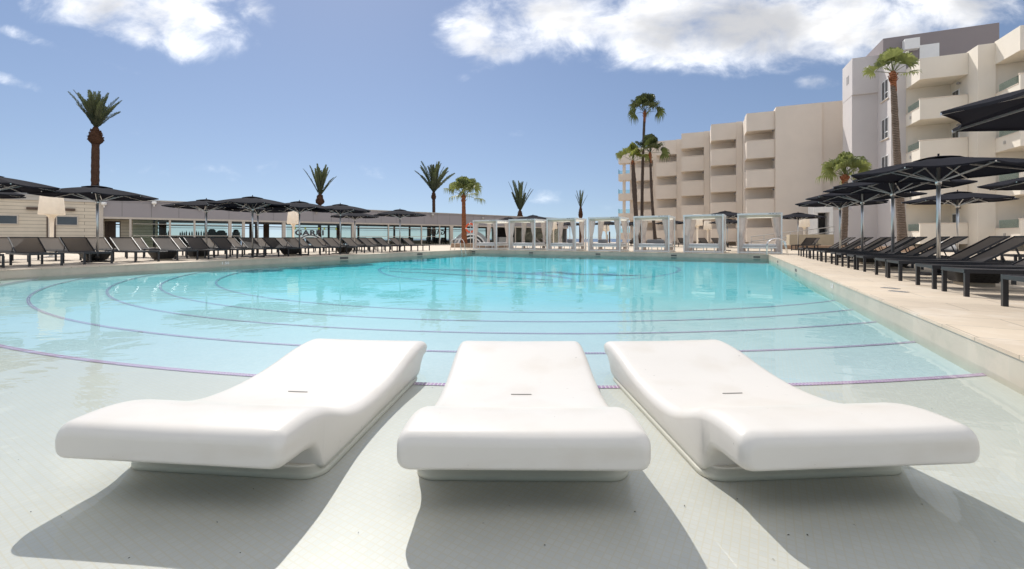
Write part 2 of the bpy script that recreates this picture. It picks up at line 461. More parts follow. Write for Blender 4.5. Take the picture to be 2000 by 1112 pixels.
b = MB()
for (p, q) in zip(hole, hole[1:] + hole[:1]):
    L = (q - p).length
    b.quad(Vector((q.x, q.y, -1)), Vector((p.x, p.y, -1)), Vector((p.x, p.y, DECK)), Vector((q.x, q.y, DECK)),
           ((0, -1), (L, -1), (L, DECK), (0, DECK)))
pool_wall = struct(b.build('pool_wall', M['pool_wall']))
# coping nosing: a slightly proud rounded band of tile round the rim
b = MB()
for (p, q) in zip(hole, hole[1:] + hole[:1]):
    d = (q - p).normalized(); nrm = Vector((-d.y, d.x, 0))       # towards the pool
    a0 = Vector((p.x, p.y, DECK + .004)); a1 = Vector((q.x, q.y, DECK + .004))
    w_ = .33
    b.quad(a0 + nrm * .012, a1 + nrm * .012, a1 - nrm * w_, a0 - nrm * w_)
    b.quad(a0 + nrm * .012, a1 + nrm * .012, a1 + nrm * .012 - Vector((0, 0, .03)), a0 + nrm * .012 - Vector((0, 0, .03)))
coping = struct(b.build('pool_coping', M['deck']))

LINES = [(1.60, -7.3, 14.8, -.05), (2.64, -7.5, 14.1, -.097), (3.63, -7.3, 12.6, -.110), (4.48, -7.2, 11.6, -.121), (5.45, -6.9, 10.5, -.138)]
def arc(k, n=64):
    smin, tc, Rr, z = LINES[k]
    out = []
    for i in range(n + 1):
        t = T_R + .02 + (T_L - T_R - .04) * i / n
        out.append((smin + Rr - math.sqrt(max(.01, Rr * Rr - (t - tc) ** 2)), t))
    return out
DEPTH = [-.05, -.097, -.116, -.132, -.150, -.24]
b = MB()
N = 64
edge0 = [(S_N - .1, T_R + .02 + (T_L - T_R - .04) * i / N) for i in range(N + 1)]
far = [(S_FR + .1 + (S_FL - S_FR + .1) * i / N, T_R + .02 + (T_L - T_R - .04) * i / N) for i in range(N + 1)]
rows = [edge0] + [arc(k) for k in range(5)] + [far]
for k in range(6):
    z = DEPTH[k]
    lo, hi = rows[k], rows[k + 1]
    for i in range(N):
        if k == 5:       # gentle slope from the last step to the deep floor
            mid0 = (lo[i][0] + 2.2, lo[i][1]); mid1 = (lo[i + 1][0] + 2.2, lo[i + 1][1])
            b.quad(W(*lo[i], z + .07), W(*lo[i + 1], z + .07), W(*mid1, z), W(*mid0, z), mi=1)
            b.quad(W(*mid0, z), W(*mid1, z), W(*hi[i + 1], z), W(*hi[i], z), mi=1)
        else:
            b.quad(W(*lo[i], z), W(*lo[i + 1], z), W(*hi[i + 1], z), W(*hi[i], z), mi=1 if k else 0)
        if k > 0:        # riser
            zu = DEPTH[k - 1]; zl = z + (.07 if k == 5 else 0)
            b.quad(W(*lo[i], zu), W(*lo[i + 1], zu), W(*lo[i + 1], zl), W(*lo[i], zl), mi=1)
pool_floor = struct(b.build('pool_floor', [M['pool_floor'], M['deep_floor']]))

for k in range(5):
    pts = [Vector((*W(s, t).xy, 0)) for s, t in arc(k, 160)]
    b = MB(); acc = 0
    wd = [.056, .050, .050, .052, .055][k]
    for i in range(len(pts) - 1):
        p, q = pts[i], pts[i + 1]
        def nr(j):
            d = (pts[min(j + 1, len(pts) - 1)] - pts[max(j - 1, 0)]).normalized(); return Vector((d.y, -d.x, 0))
        n0, n1 = nr(i), nr(i + 1)
        if n0.y > 0: n0 = -n0
        if n1.y > 0: n1 = -n1
        z = Vector((0, 0, DEPTH[k] + .004)); L = (q - p).length
        b.quad(p + z, q + z, q + n1 * wd + z, p + n0 * wd + z, ((acc, 0), (acc + L, 0), (acc + L, .056), (acc, .056)))
        acc += L
    b.build('tile_line', M['tile_line'], pool_floor)

# floor emblem: oval outline, swoosh and leaf shapes in purple mosaic
def ribbon(b, pts, widths, z):
    for i in range(len(pts) - 1):
        def nr(j):
            d = (pts[min(j + 1, len(pts) - 1)] - pts[max(j - 1, 0)]).normalized(); return Vector((-d.y, d.x, 0))
        a, c = pts[i], pts[i + 1]
        n0 = nr(i) * widths[i] / 2; n1 = nr(i + 1) * widths[i + 1] / 2
        zz = Vector((0, 0, z))
        b.quad(a - n0 + zz, c - n1 + zz, c + n1 + zz, a + n0 + zz,
               ((i * .1, 0), (i * .1 + .1, 0), (i * .1 + .1, .056), (i * .1, .056)))
def fl(px, py, drop):                      # a point of the floor seen in the photograph
    Y = F * drop / (py - 466.0); return Vector(((px - 1000) / F * Y, Y, 0))
b = MB(); dz = -.24 + .004; dr = EYE - dz
cp = [(741, 526), (760, 538), (830, 547), (930, 551.5), (1040, 552), (1150, 549), (1250, 543), (1310, 535), (1327, 526), (1300, 519),
      (1200, 512.6), (1080, 511.0), (960, 511.6), (850, 514.5), (770, 519)]
def smooth_loop(cp, closed=True, n=8):
    out = []; L = len(cp)
    for i in range(L if closed else L - 1):
        p0 = cp[(i - 1) % L] if closed or i > 0 else cp[i]; p1 = cp[i]; p2 = cp[(i + 1) % L]
        p3 = cp[(i + 2) % L] if closed or i + 2 < L else p2
        for k in range(n):
            t = k / n
            out.append(p1 * (1 - t) ** 2 * (1 + 2 * t) + p2 * t * t * (3 - 2 * t) + ((p2 - p0) * .5) * t * (1 - t) ** 2 - ((p3 - p1) * .5) * t * t * (1 - t))
    out.append(out[0] if closed else cp[-1]); return out
lp = smooth_loop([fl(x, y, dr) for x, y in cp])
ribbon(b, lp, [.13] * len(lp), dz)
sw = smooth_loop([fl(x, y, dr) for x, y in ((745, 525), (850, 526.5), (950, 530), (1060, 537), (1120, 546))], False, 10)
ribbon(b, sw, [.10 + .55 * math.sin(math.pi * i / (len(sw) - 1)) for i in range(len(sw))], dz + .004)
sw = smooth_loop([fl(x, y, dr) for x, y in ((760, 530), (860, 535), (960, 541), (1080, 547.5))], False, 10)
ribbon(b, sw, [.12] * len(sw), dz + .008)
for (x, y, w_, a) in ((1075, 532, 1.6, .2), (1110, 534, 1.0, -.3), (1140, 536, 1.8, .1), (1180, 536, 1.2, .4), (1215, 538, 1.8, -.1), (1050, 534, .9, .5)):
    p = fl(x, y, dr); dd = Vector((math.cos(a), math.sin(a), 0))
    pts = [p + dd * (w_ * (i / 8 - .5)) for i in range(9)]
    ribbon(b, pts, [.02 + .30 * math.sin(math.pi * i / 8) for i in range(9)], dz + .012)
b.build('floor_emblem', M['tile_line'], pool_floor)

# the body of water: a closed block, its sides inside the walls
b = MB()
o_ = .05
c0 = [W(S_N - o_, T_R + o_), W(S_FR + o_ * 1.5, T_R + o_), W(S_FL + o_ * 1.5, T_L - o_), W(S_N - o_, T_L - o_)]
lo = [(p.x, p.y, -.9) for p in c0]; hi = [(p.x, p.y, 0) for p in c0]
b.hexa(lo + hi)
water = struct(b.build('pool_water', M['water']))

b = MB(); b.quad((-9000, -3000, -7), (9000, -3000, -7), (9000, 14000, -7), (-9000, 14000, -7))
struct(b.build('sea', M['sea']))

# ------------------------------------------------------------------ loungers in the water
HS = EYE + .05                       # eye above the shelf
def make_ledge_lounger():
    root = thing('ledge_lounger', '', 'lounger', group='white loungers standing in the shallow water')
    top = [(0, .346), (.03, .347), (.1, .350), (.2, .350), (.29, .338), (.38, .312), (.47, .272), (.56, .232), (.66, .200), (.78, .180), (.92, .171),
           (1.08, .172), (1.25, .184), (1.42, .207), (1.58, .236), (1.72, .254), (1.83, .262), (1.92, .260), (1.98, .250), (2.0, .240)]
    bot = [(0, .196), (.03, .192), (.1, .186), (.18, .183), (.23, .175), (.265, .160), (.29, .136), (.307, .108), (.32, .078), (.33, .05), (.345, .03), (.36, .026), (1.74, .026), (1.80, .045),
           (1.85, .10), (1.9, .128), (1.98, .14), (2.0, .155)]
    def ev(tab, y):
        for (a, za), (c, zc) in zip(tab, tab[1:]):
            if y <= c:
                t = (y - a) / (c - a); return za + (zc - za) * t
        return tab[-1][1]
    def evs(tab, y):                  # lightly smoothed lookup
        if tab is bot: return sum(ev(tab, min(2, max(0, y + o))) for o in (-.012, 0, .012)) / 3
        return sum(ev(tab, min(2, max(0, y + o))) for o in (-.04, -.02, 0, .02, .04)) / 5
    ys = [0, .002, .006, .013, .023, .034, .045, .06, .08, .12] + [.12 + .045 * i for i in range(1, 4)] + [.272, .285, .296, .305, .313, .321, .329, .337, .346, .36, .38, .40, .43] + [.435 + .045 * i for i in range(1, 32)] + [1.88, 1.92, 1.955, 1.966, 1.977, 1.987, 1.994, 1.998, 2.0]
    hw = .507
    b = MB(); rings = []
    for y in ys:
        zt, zb = evs(top, y), evs(bot, y)
        e = 0.0                       # rounding of the two ends
        for q in (y, 2.0 - y):
            if q < .045: e = max(e, .045 - math.sqrt(max(0, .045 ** 2 - (.045 - q) ** 2)))
        et = 0.0
        for q, rq in ((y, .058), (2.0 - y, .045)):
            if q < rq: et = max(et, rq - math.sqrt(max(0, rq ** 2 - (rq - q) ** 2)))
        zt2, zb2 = zt - et * .88, zb + e * .45
        w = hw - e * .8
        over = 1 if zb > .09 else 0
        r = min(.054, (zt2 - zb2) * .42)
        pts = []
        def corner(cx, cz, a0, a1, rx, rz, n):
            for k in range(n + 1):
                a = R(a0 + (a1 - a0) * k / n)
                pts.append((cx + rx * math.cos(a), cz + rz * math.sin(a)))
        rb = min(.045, (zt2 - zb2) * .35) if zb > .06 else .02
        inset = .0 if zb > .17 else .006 + .022 * max(0, 1 - max(0, y - .25) / .16) ** 2 * min(1, (.17 - zb) / .1)
        corner(w - r * 1.25, zt2 - r, 0, 90, r * 1.25, r, 7)
        for k in range(1, 8):
            pts.append(((w - r * 1.25) * (1 - k / 4), zt2 - .004 * (1 - abs(1 - k / 4))))
        corner(-w + r * 1.25, zt2 - r, 90, 180, r * 1.25, r, 7)
        corner(-w + inset + rb, zb2 + rb, 180, 270, rb, rb, 4)
        corner(w - inset - rb, zb2 + rb, 270, 360, rb, rb, 4)
        rings.append(b.add([(x, y, z) for x, z in pts])); n = len(pts)
    for a, c in zip(rings, rings[1:]):
        for k in range(n):
            b.face((a + k, a + (k + 1) % n, c + (k + 1) % n, c + k), None, True)
    for ring, y, rev in ((rings[0], 0.0, False), (rings[-1], 2.0, True)):      # flat end, inset ring then cap
        cz = sum(b.v[ring + k].z for k in range(n)) / n
        r2 = b.add([(b.v[ring + k].x * .97, y, cz + (b.v[ring + k].z - cz) * .94) for k in range(n)])
        for k in range(n):
            q_ = (ring + k, r2 + k, r2 + (k + 1) % n, ring + (k + 1) % n)
            b.face(q_ if not rev else q_[::-1], None, True)
        b.face([r2 + k for k in (range(n) if not rev else reversed(range(n)))], None, True)
    body = b.build('body', M['poly'], root, True)
    # plinth
    b = MB(); prof = []
    def rrect(w, y0, y1, r, n=6):
        o = []
        for cx, cy, a0 in ((w - r, y1 - r, 0), (-w + r, y1 - r, 90), (-w + r, y0 + r, 180), (w - r, y0 + r, 270)):
            for k in range(n + 1):
                a = R(a0 + 90 * k / n); o.append((cx + r * math.cos(a), cy + r * math.sin(a)))
        return o
    rings = []
    for (g, z) in ((.004, 0), (0, .004), (0, .022), (.004, .027), (.010, .030), (.014, .06)):
        rings.append(b.add([(x, y, z) for x, y in rrect(.504 - g, .292 + g, 1.79 - g, .095)]))
    n = 28
    for a, c in zip(rings, rings[1:]):
        for k in range(n): b.face((a + k, a + (k + 1) % n, c + (k + 1) % n, c + k), None, True)
    b.face([rings[-1] + k for k in range(n)]); b.face([rings[0] + k for k in reversed(range(n))])
    b.build('plinth', M['poly_base'], root, True)
    # drain slot across the seat
    b = MB()
    z0 = evs(top, .93)
    b.box(-.062, .062, .930, .9345, z0 - .004, z0 + .001)
    b.build('drain_slot', M['seam'], root)
    return root
proto = make_ledge_lounger(); used = []
kz = HS / 1.113
for (fx, fy, yaw, lab) in ((-1.41, 1.752, -5.6, 'white moulded wave lounger in shallow water, turned to the left, leftmost one'),
                           (.045, 1.70, -.7, 'white moulded wave lounger in shallow water seen straight on, between two others'),
                           (1.405, 1.722, 3.8, 'white moulded wave lounger in shallow water, turned right, rightmost one')):
    o = spawn(proto, used, (fx * kz, fy * kz, -.05), R(yaw), lab, kz)

# ------------------------------------------------------------------ deck sun loungers
def make_deck_lounger():
    root = thing('sun_lounger', '', 'sun lounger', group='dark sling sun loungers round the pool')
    # local: foot at y=0, head at y=+1.95, width along x
    w, h = .325, .35
    b = MB()
    for sx in (-1, 1): b.bar((sx * w, 0, h), (sx * w, 1.95, h), .035, .055)
    for y in (.0175, 1.2, 1.9325): b.bar((-w + .0175, y, h - .002), (w - .0175, y, h - .002), .035, .05)
    b.build('frame', M['frame'], root)
    for (sx, y) in ((-1, .03), (1, .03), (-1, 1.55), (1, 1.55)):
        b = MB(); b.box(sx * (w + .004) - .024, sx * (w + .004) + .024, y - .024, y + .024, 0, h - .027)
        b.build('leg', M['frame'], root)
    b = MB(); N_ = 10
    for i in range(N_):
        y0, y1 = .035 + (1.17 - .035) * i / N_, .035 + (1.17 - .035) * (i + 1) / N_
        s0, s1 = .015 * math.sin(math.pi * i / N_), .015 * math.sin(math.pi * (i + 1) / N_)
        b.quad((-w + .017, y0, h + .024 - s0), (w - .017, y0, h + .024 - s0), (w - .017, y1, h + .024 - s1), (-w + .017, y1, h + .024 - s1), None, True)
    b.build('seat', M['sling_bed'], root)
    hy, hz = 1.18, h + .03
    ang = R(34.5); L = .80
    dy, dz_ = math.cos(ang), math.sin(ang)
    b = MB()
    for sx in (-1, 1): b.bar((sx * (w - .012), hy, hz), (sx * (w - .012), hy + L * dy, hz + L * dz_), .028, .03)
    b.bar((-w, hy + L * dy, hz + L * dz_), (w, hy + L * dy, hz + L * dz_), .028, .03)
    back = b.build('back_frame', M['frame'], root)
    b = MB()
    for i in range(6):
        a0, a1 = L * i / 6, L * (i + 1) / 6
        s0, s1 = .012 * math.sin(math.pi * i / 6), .012 * math.sin(math.pi * (i + 1) / 6)
        p = lambda x, a, s_: (x, hy + a * dy + s_ * dz_, hz + a * dz_ - s_ * dy)
        b.quad(p(-w + .026, a0, s0), p(w - .026, a0, s0), p(w - .026, a1, s1), p(-w + .026, a1, s1), None, True)
    b.build('backrest', M['sling'], root)
    for sx in (-1, 1):
        b = MB(); b.bar((sx * (w - .05), hy + .50 * dy, hz + .50 * dz_ - .02), (sx * (w - .05), hy + .52, h), .02, .02)
        b.build('back_strut', M['frame'], root)
    return root
lounger = make_deck_lounger(); LU = []
# left side: foot towards the pool (+t). local y(head) = -t
ROT_L = math.atan2(-W(0, -1).x, W(0, -1).y)
ROT_R = math.atan2(-W(0, 1).x, W(0, 1).y)
left_s = [4.1, 5.25, 6.42, 7.72, 8.95, 10.0, 11.05, 12.2, 13.3, 14.35, 15.5, 16.6, 17.9, 19.2, 20.5, 21.7, 22.9]
for i, s in enumerate(left_s):
    spawn(lounger, LU, W(s, -17.62 + rnd.uniform(-.05, .05), DECK), ROT_L + R(rnd.uniform(-1.5, 1.5)),
          '%s sun lounger from the left along the left pool edge, dark frame and grey sling' % ORD[i])
back_s = [5.6, 6.9, 8.3, 9.5, 11.0, 12.4, 13.6, 15.0, 16.3, 17.6, 19.0, 20.3, 21.8, 23.2]
for i, s in enumerate(back_s):
    spawn(lounger, LU, W(s, -21.25 + rnd.uniform(-.1, .1), DECK), ROT_L + R(rnd.uniform(-2, 2)),
          '%s sun lounger from the left in the back row, behind the left pool edge row' % ORD[i])
right_s = [5.95, 6.85, 8.47, 9.46, 10.92, 11.80, 13.44, 14.27, 15.55, 16.40, 17.95, 18.8, 20.4, 21.25, 22.9, 23.7]
for i, s in enumerate(right_s):
    spawn(lounger, LU, W(s, 2.88 + rnd.uniform(-.02, .02), DECK), ROT_R + R(rnd.uniform(-1, 1)),
          '%s black sun lounger from the near end along the right pool side' % ORD[i])
right_b = [9.2, 10.2, 12.0, 13.0, 15.2, 16.2]
for i, s in enumerate(right_b):
    spawn(lounger, LU, W(s, 6.6 + rnd.uniform(-.1, .1), DECK), ROT_R + R(rnd.uniform(-3, 3)),
          '%s black sun lounger from the near end, second row on the right terrace' % ORD[i])
for i, (px, Y, a) in enumerate(((1556, 28.5, 60), (1564, 29.6, 60), (1388, 38, 0), (1415, 37, 0), (1345, 40, 0), (1300, 44, 5), (1215, 46, -60), (1090, 44, 60), (1075, 46, 60))):
    spawn(lounger, LU, at(px, Y), R(-a if i < 2 else a),
          '%s dark sun lounger behind the white cabanas, counted from the right' % ORD[i])

# ------------------------------------------------------------------ wicker side tables
def make_tub():
    root = thing('wicker_side_table', '', 'side table', group='black wicker side tables between the loungers')
    b = MB()
    def ring(hw, z, r=.09, n=5):
        o = []
        for cx, cy, a0 in ((hw - r, hw - r, 0), (-hw + r, hw - r, 90), (-hw + r, -hw + r, 180), (hw - r, -hw + r, 270)):
            for k in range(n + 1):
                a = R(a0 + 90 * k / n); o.append((cx + r * math.cos(a), cy + r * math.sin(a), z))
        return o
    rs = [b.add(ring(hw, z)) for hw, z in ((.25, .06), (.36, .30), (.365, .33), (.35, .345))]
    n = 24
    for j, (a, c) in enumerate(zip(rs, rs[1:])):
        for k in range(n):
            u0, u1 = k * .1, k * .1 + .1
            b.face((a + k, a + (k + 1) % n, c + (k + 1) % n, c + k), ((u0, j * .24), (u1, j * .24), (u1, j * .24 + .24), (u0, j * .24 + .24)), True)
    b.face([rs[-1] + k for k in range(n)], tuple((k * .1, 1) for k in range(n)))
    b.build('tub', M['wicker'], root)
    b = MB(); b.box(-.2, .2, -.2, .2, 0, .06); b.build('plinth', M['plinth'], root)
    return root
tub = make_tub(); TU = []
tubs = [(3.5, -18.4, 'left edge of the picture'), (7.05, -19.6, 'third and fourth loungers on the left'), (8.6, -18.6, 'fourth and fifth loungers on the left'),
        (10.5, -20.0, 'sixth and seventh loungers on the left'), (13.85, -18.7, 'ninth and tenth loungers on the left'), (17.2, -18.8, 'twelfth and thirteenth loungers on the left'),
        (10.2, 3.75, 'near lounger pairs on the right'), (14.9, 3.9, 'third and fourth lounger pairs on the right'), (17.2, 3.9, 'fourth and fifth lounger pairs on the right'), (24.6, 5.0, 'far end of the right row')]
for i, (s, t, wh) in enumerate(tubs):
    spawn(tub, TU, W(s, t, DECK), -TH, ('black wicker tub side table by the %s' if i in (0, 9) else 'black wicker tub side table between the %s') % wh)

# ------------------------------------------------------------------ parasols
def make_parasol():
    root = thing('parasol', '', 'parasol', group='charcoal parasols over the loungers')
    Rr, za, zr = 1.62, 2.56, 2.25
    b = MB()
    b.box(-.42, .42, -.07, .07, 0, .05); b.box(-.07, .07, -.42, -.07, 0, .046); b.box(-.07, .07, .07, .42, 0, .046)
    b.build('base', M['frame'], root)
    b = MB(); b.tube([(0, 0, .36), (0, 0, 2.52)], .036, 12); b.build('pole', M['alu'], root)
    b = MB(); b.tube([(0, 0, .05), (0, 0, .36)], .048, 12); b.tube([(0, 0, .30), (.09, 0, .30)], .016, 8); b.build('pole_socket', M['frame'], root)
    b = MB()
    tips = [Vector((Rr * math.cos(R(22.5 + 45 * k)), Rr * math.sin(R(22.5 + 45 * k)), zr)) for k in range(8)]
    apex = Vector((0, 0, za))
    NR, NT = 8, 6
    for k in range(8):
        A, B = tips[k], tips[(k + 1) % 8]
        grid = []
        for i in range(NR + 1):
            f = i / NR; row = []
            for j in range(NT + 1):
                g = j / NT
                bow = math.sin(math.pi * g)
                pull = 1 - .085 * bow * f            # scalloped hem between the ribs
                e = A.lerp(B, g); e = Vector((e.x * pull, e.y * pull, e.z))
                p = apex.lerp(e, f)
                p.z += .030 * math.sin(math.pi * f) - .03 * bow * f
                row.append(p)
            grid.append(b.add(row))
        for i in range(NR):
            for j in range(NT):
                b.face((grid[i] + j, grid[i + 1] + j, grid[i + 1] + j + 1, grid[i] + j + 1), None, True)
        # short hanging hem
        for j in range(NT):
            p, q = b.v[grid[NR] + j], b.v[grid[NR] + j + 1]
            b.quad(p, q, q - Vector((0, 0, .035)), p - Vector((0, 0, .035)))
    can = b.build('canopy', M['canopy'], root)
    b = MB(); b.lathe([(.42, 2.525), (.25, 2.565), (.02, 2.60)], 8); b.tube([(0, 0, 2.59), (0, 0, 2.65)], .018, 8)
    b.build('vent_cap', M['canopy'], can)
    b = MB(); b.tube([(0, 0, 1.98), (0, 0, 2.10)], .055, 12); b.build('hub', M['alu'], root)
    for k in range(8):
        t = tips[k]; d = Vector((t.x, t.y, 0)).normalized()
        b = MB(); b.bar(Vector((0, 0, za - .08)) + d * .04, t + Vector((0, 0, .0)) - Vector((0, 0, .03)), .020, .026)
        rib = b.build('rib', M['alu'], root)
        b = MB(); m_ = Vector((0, 0, za - .08)).lerp(t - Vector((0, 0, .03)), .52)
        b.bar(Vector((0, 0, 2.05)) + d * .05, m_, .018, .022); b.build('strut', M['alu'], rib)
    return root
par = make_parasol(); PU = []
P_L = [(4.2, -18.3, 'cut off by the left edge of the picture'), (6.96, -19.2, 'in front of the cream boarded wall and tall palm'),
       (11.6, -21.4, 'left of the largest left-hand parasol, behind it'), (11.7, -18.2, 'on the left side, largest of the middle cluster by the bar'),
       (14.1, -21.5, 'tucked behind the largest of the middle cluster'), (14.2, -18.5, 'beside the white lamp near the bar lettering'),
       (16.3, -18.1, 'just below the bulging palm trunk behind the bar'), (21.2, -22.2, 'low behind the one under the bulging palm'),
       (20.9, -18.1, 'last one standing at the far end of the left row'), (4.5, -22.0, 'showing only a tip at the left picture edge')]
for s, t, wh in P_L:
    spawn(par, PU, W(s, t, DECK), rnd.uniform(0, .7), 'charcoal parasol ' + wh)
for s, t, r_, wh in ((12.65, 4.1, .1, 'with the nearest full pole on the right terrace'), (15.6, 4.1, .35, 'second pole from the near end of the right row'),
                  (18.7, 4.1, .5, 'third pole from the near end of the right row'), (22.0, 4.1, .1, 'fourth and smallest pole of the right row, before the brown palm'),
                  (6.62, 3.79, math.atan2((W(6.64, 2.18) - W(6.62, 3.79)).y, (W(6.64, 2.18) - W(6.62, 3.79)).x) - R(22.5), 'overhead at the top right, cut by the picture edge')):
    spawn(par, PU, W(s, t, DECK), r_, 'charcoal parasol ' + wh)
for px, Y, wh in ((1870, 16.6, 'of the second row before the cream balconies'), (2085, 11.2, 'showing only a tip at the right picture edge'),
                  (993, 37, 'behind the left cabanas, left of two'), (1041, 33.5, 'behind the left cabanas, right of two'), (1185, 44, 'behind the middle cabana before the open sky'),
                  (1416, 28.5, 'rising above the sixth and seventh cabanas'), (1421, 40, 'low behind the sixth cabana by the hotel'), (1558.7, 30.2, 'standing alone right of the last cabana'),
                  (1113, 46, 'behind the fourth cabana before the sea'), (1312, 42, 'behind the fifth cabana by the hotel wall'), (1234, 47, 'behind the palm trunks by the fifth cabana')):
    spawn(par, PU, at(px, Y), rnd.uniform(0, .7), 'charcoal parasol ' + wh)

# ------------------------------------------------------------------ big white floor lamps
def make_lamp():
    root = thing('floor_lamp', '', 'lamp', group='oversized white floor lamps on the terrace')
    b = MB(); b.lathe([(.40, 0), (.40, .02), (.10, .05), (.07, .1)], 28); b.build('lamp_base', M['lamp'], root)
    b = MB(); b.lathe([(.075, .06), (.06, .6), (.065, 1.3), (.085, 1.62), (.13, 1.74), (.24, 1.82)], 24, cap=False); b.build('stem', M['lamp'], root)
    b = MB(); b.lathe([(.20, 1.80), (.395, 1.80), (.41, 1.83), (.345, 2.64), (.33, 2.675), (.22, 2.69), (.02, 2.69)], 32); b.build('lamp_shade', M['lamp'], root)
    return root
lamp = make_lamp(); LA = []
for px, Y, sc, wh in ((101, 18.4, 1.0, 'before the cream boarded wall on the left'), (573, 30, 1.0, 'before the bar lettering'), (1362, 35, 1.02, 'inside the sixth cabana view, larger of two'),
                      (1382, 43, .93, 'behind the sixth cabana, smaller of two'), (1184, 47, .88, 'behind the fourth cabana before the sea'), (1571, 36.5, .98, 'against the hotel wall beside the lone parasol'),
                      (1081, 46, 1.0, 'at the end of the bar behind the third cabana')):
    spawn(lamp, LA, at(px, Y), 0, 'oversized white floor lamp ' + wh, sc)

# ------------------------------------------------------------------ cabanas
def make_cabana():
    root = thing('cabana_bed', '', 'cabana', group='white curtained cabana beds along the far pool edge')
    w, dp, h = 2.08, 2.0, 2.13       # local x along the pool edge, y away from the pool
    for x in (.05, w - .05):
        for y in (.05, dp - .05):
            b = MB(); b.box(x - .036, x + .036, y - .036, y + .036, 0, h - .10); b.build('post', M['cab_metal'], root)
    b = MB()
    b.box(0, w, 0, .1, h - .1, h); b.box(0, w, dp - .1, dp, h - .098, h); b.box(0, .1, .1, dp - .1, h - .1, h); b.box(w - .1, w, .1, dp - .1, h - .1, h)
    beam = b.build('roof_frame', M['cab_metal'], root)
    b = MB(); b.box(.1, w - .1, .02, .08, .02, .10); b.box(.1, w - .1, dp - .08, dp - .02, .02, .1); b.box(.02, .08, .1, dp - .1, .02, .1); b.box(w - .08, w - .02, .1, dp - .1, .02, .1)
    b.build('base_frame', M['cab_metal'], root)
    b = MB()
    for i in range(7): b.box(w - .62 + .036 * i, w - .62 + .036 * i + (.022 if i != 3 else .0), -.004, .0, h - .055, h - .02)
    for i in range(7): b.box(w - .33 + .036 * i, w - .33 + .036 * i + (.024 if i % 2 else .016), -.004, .0, h - .055, h - .02)
    b.build('print', M['mark'], beam)
    b = MB(); n = 10
    for i in range(n):
        y0, y1 = .1 + (dp - .2) * i / n, .1 + (dp - .2) * (i + 1) / n
        zz = lambda y: h - .10 - .10 * math.sin(math.pi * 5 * (y - .1) / (dp - .2)) ** 2
        b.quad((.1, y0, zz(y0)), (w - .1, y0, zz(y0)), (w - .1, y1, zz(y1)), (.1, y1, zz(y1)), None, True)
    b.box(.1, w - .1, .085, .1, h - .23, h - .1)
    b.build('roof_fabric', M['cab_roof'], root)
    b = MB(); b.box(.12, w - .12, .12, dp - .12, .28, .36); b.build('bed_frame', M['cab_metal'], root)
    for x in (.5, 1.05, 1.6):
        for y in (.16, dp - .16):
            b = MB(); b.box(x - .02, x + .02, y - .02, y + .02, .0, .28); b.build('bed_leg', M['cab_metal'], root)
    b = MB(); b.box(.14, w - .14, .14, dp - .14, .36, .50); bevel(b.build('mattress', M['mattress'], root), .04)
    for x, y, sx, sy, nf in ((.17, .15, 1, 1, 5), (w - .17, .15, -1, 1, 6), (.2, dp - .17, 1, -1, 5), (w - .2, dp - .17, -1, -1, 6)):
        b = MB(); prof = []
        for i in range(16):
            z = .06 + (h - .19) * i / 15
            kn = .92
            if z < kn: wd = .075 + .045 * ((kn - z) / kn) ** .8
            else: wd = .075 + .115 * ((z - kn) / (h - .12 - kn)) ** .75
            prof.append((wd, z))
        n = 36; rings = []
        for (r_, z) in prof:
            ring = []
            for k in range(n):
                a = 2 * math.pi * k / n
                rr = r_ * (1 + .16 * math.sin(nf * 2 * a + z * .5))
                off = (r_ - .075) * .75
                ring.append((x + sx * off + rr * math.cos(a), y + .35 * rr * math.sin(a), z))
            rings.append(b.add(ring))
        for a_, c_ in zip(rings, rings[1:]):
            for k in range(n): b.face((a_ + k, a_ + (k + 1) % n, c_ + (k + 1) % n, c_ + k), None, True)
        cu = b.build('curtain', M['curtain'], root)
        b = MB(); b.lathe([(.085, .90), (.088, .95)], 14, (x, y, 0), fn=None); b.build('tieback', M['curtain'], cu)
    return root
cab = make_cabana(); CU = []
A0 = Vector((-3.0, 33.2, 0)); FE = (W(S_FR, T_R) - W(S_FL, T_L)).normalized()
A0 = W(S_FL, T_L) + Vector((-FE.y, FE.x, 0)) * .75
cabn = ['leftmost white curtained cabana bed, next to the lifebuoy and reddish palm', 'second white curtained cabana bed from the left on the far pool edge',
        'third white curtained cabana bed, before the end of the bar building', 'fourth white curtained cabana bed, with open sea behind it',
        'fifth white curtained cabana bed, before the three hotel palms', 'sixth white curtained cabana bed, with two white lamps showing inside',
        'rightmost white curtained cabana bed, next to the steel handrail']
CAB_POS = []
for i, px in enumerate((923, 993, 1067, 1148, 1236.6, 1334, 1439.5)):
    r_ = (px - 1000) / F
    L = (r_ * A0.y - A0.x) / (FE.x - r_ * FE.y)
    p = A0 + FE * L; p.z = DECK
    CAB_POS.append(p)
    spawn(cab, CU, p, math.atan2(FE.y, FE.x), cabn[i])
FN = Vector((-FE.y, FE.x, 0))
def on_bed(i, x, y, z): p = CAB_POS[i] + FE * x + FN * y; p.z = DECK + z; return p
def make_cushion(name, mat, sx, sy, sz, loc, rz, label, cat):
    b = MB(); b.box(-sx, sx, -sy, sy, 0, sz); o = b.build(name, mat); bevel(o, min(sx, sy, sz) * .45, 3)
    o.location = loc; o.rotation_euler = (0, 0, rz); return tag(o, label, cat)
ra = math.atan2(FE.y, FE.x)
for i, x, lab in ((4, 1.0, 'long grey bolster cushion lying on the fifth cabana bed'), (3, .5, 'grey cushion lying on the fourth cabana bed'), (2, 1.2, 'small grey cushion lying on the third cabana bed')):
    make_cushion('cushion', M['cushion'], .5 if i == 4 else .28, .16, .24, on_bed(i, x, 1.45, .50), ra, lab, 'cushion')

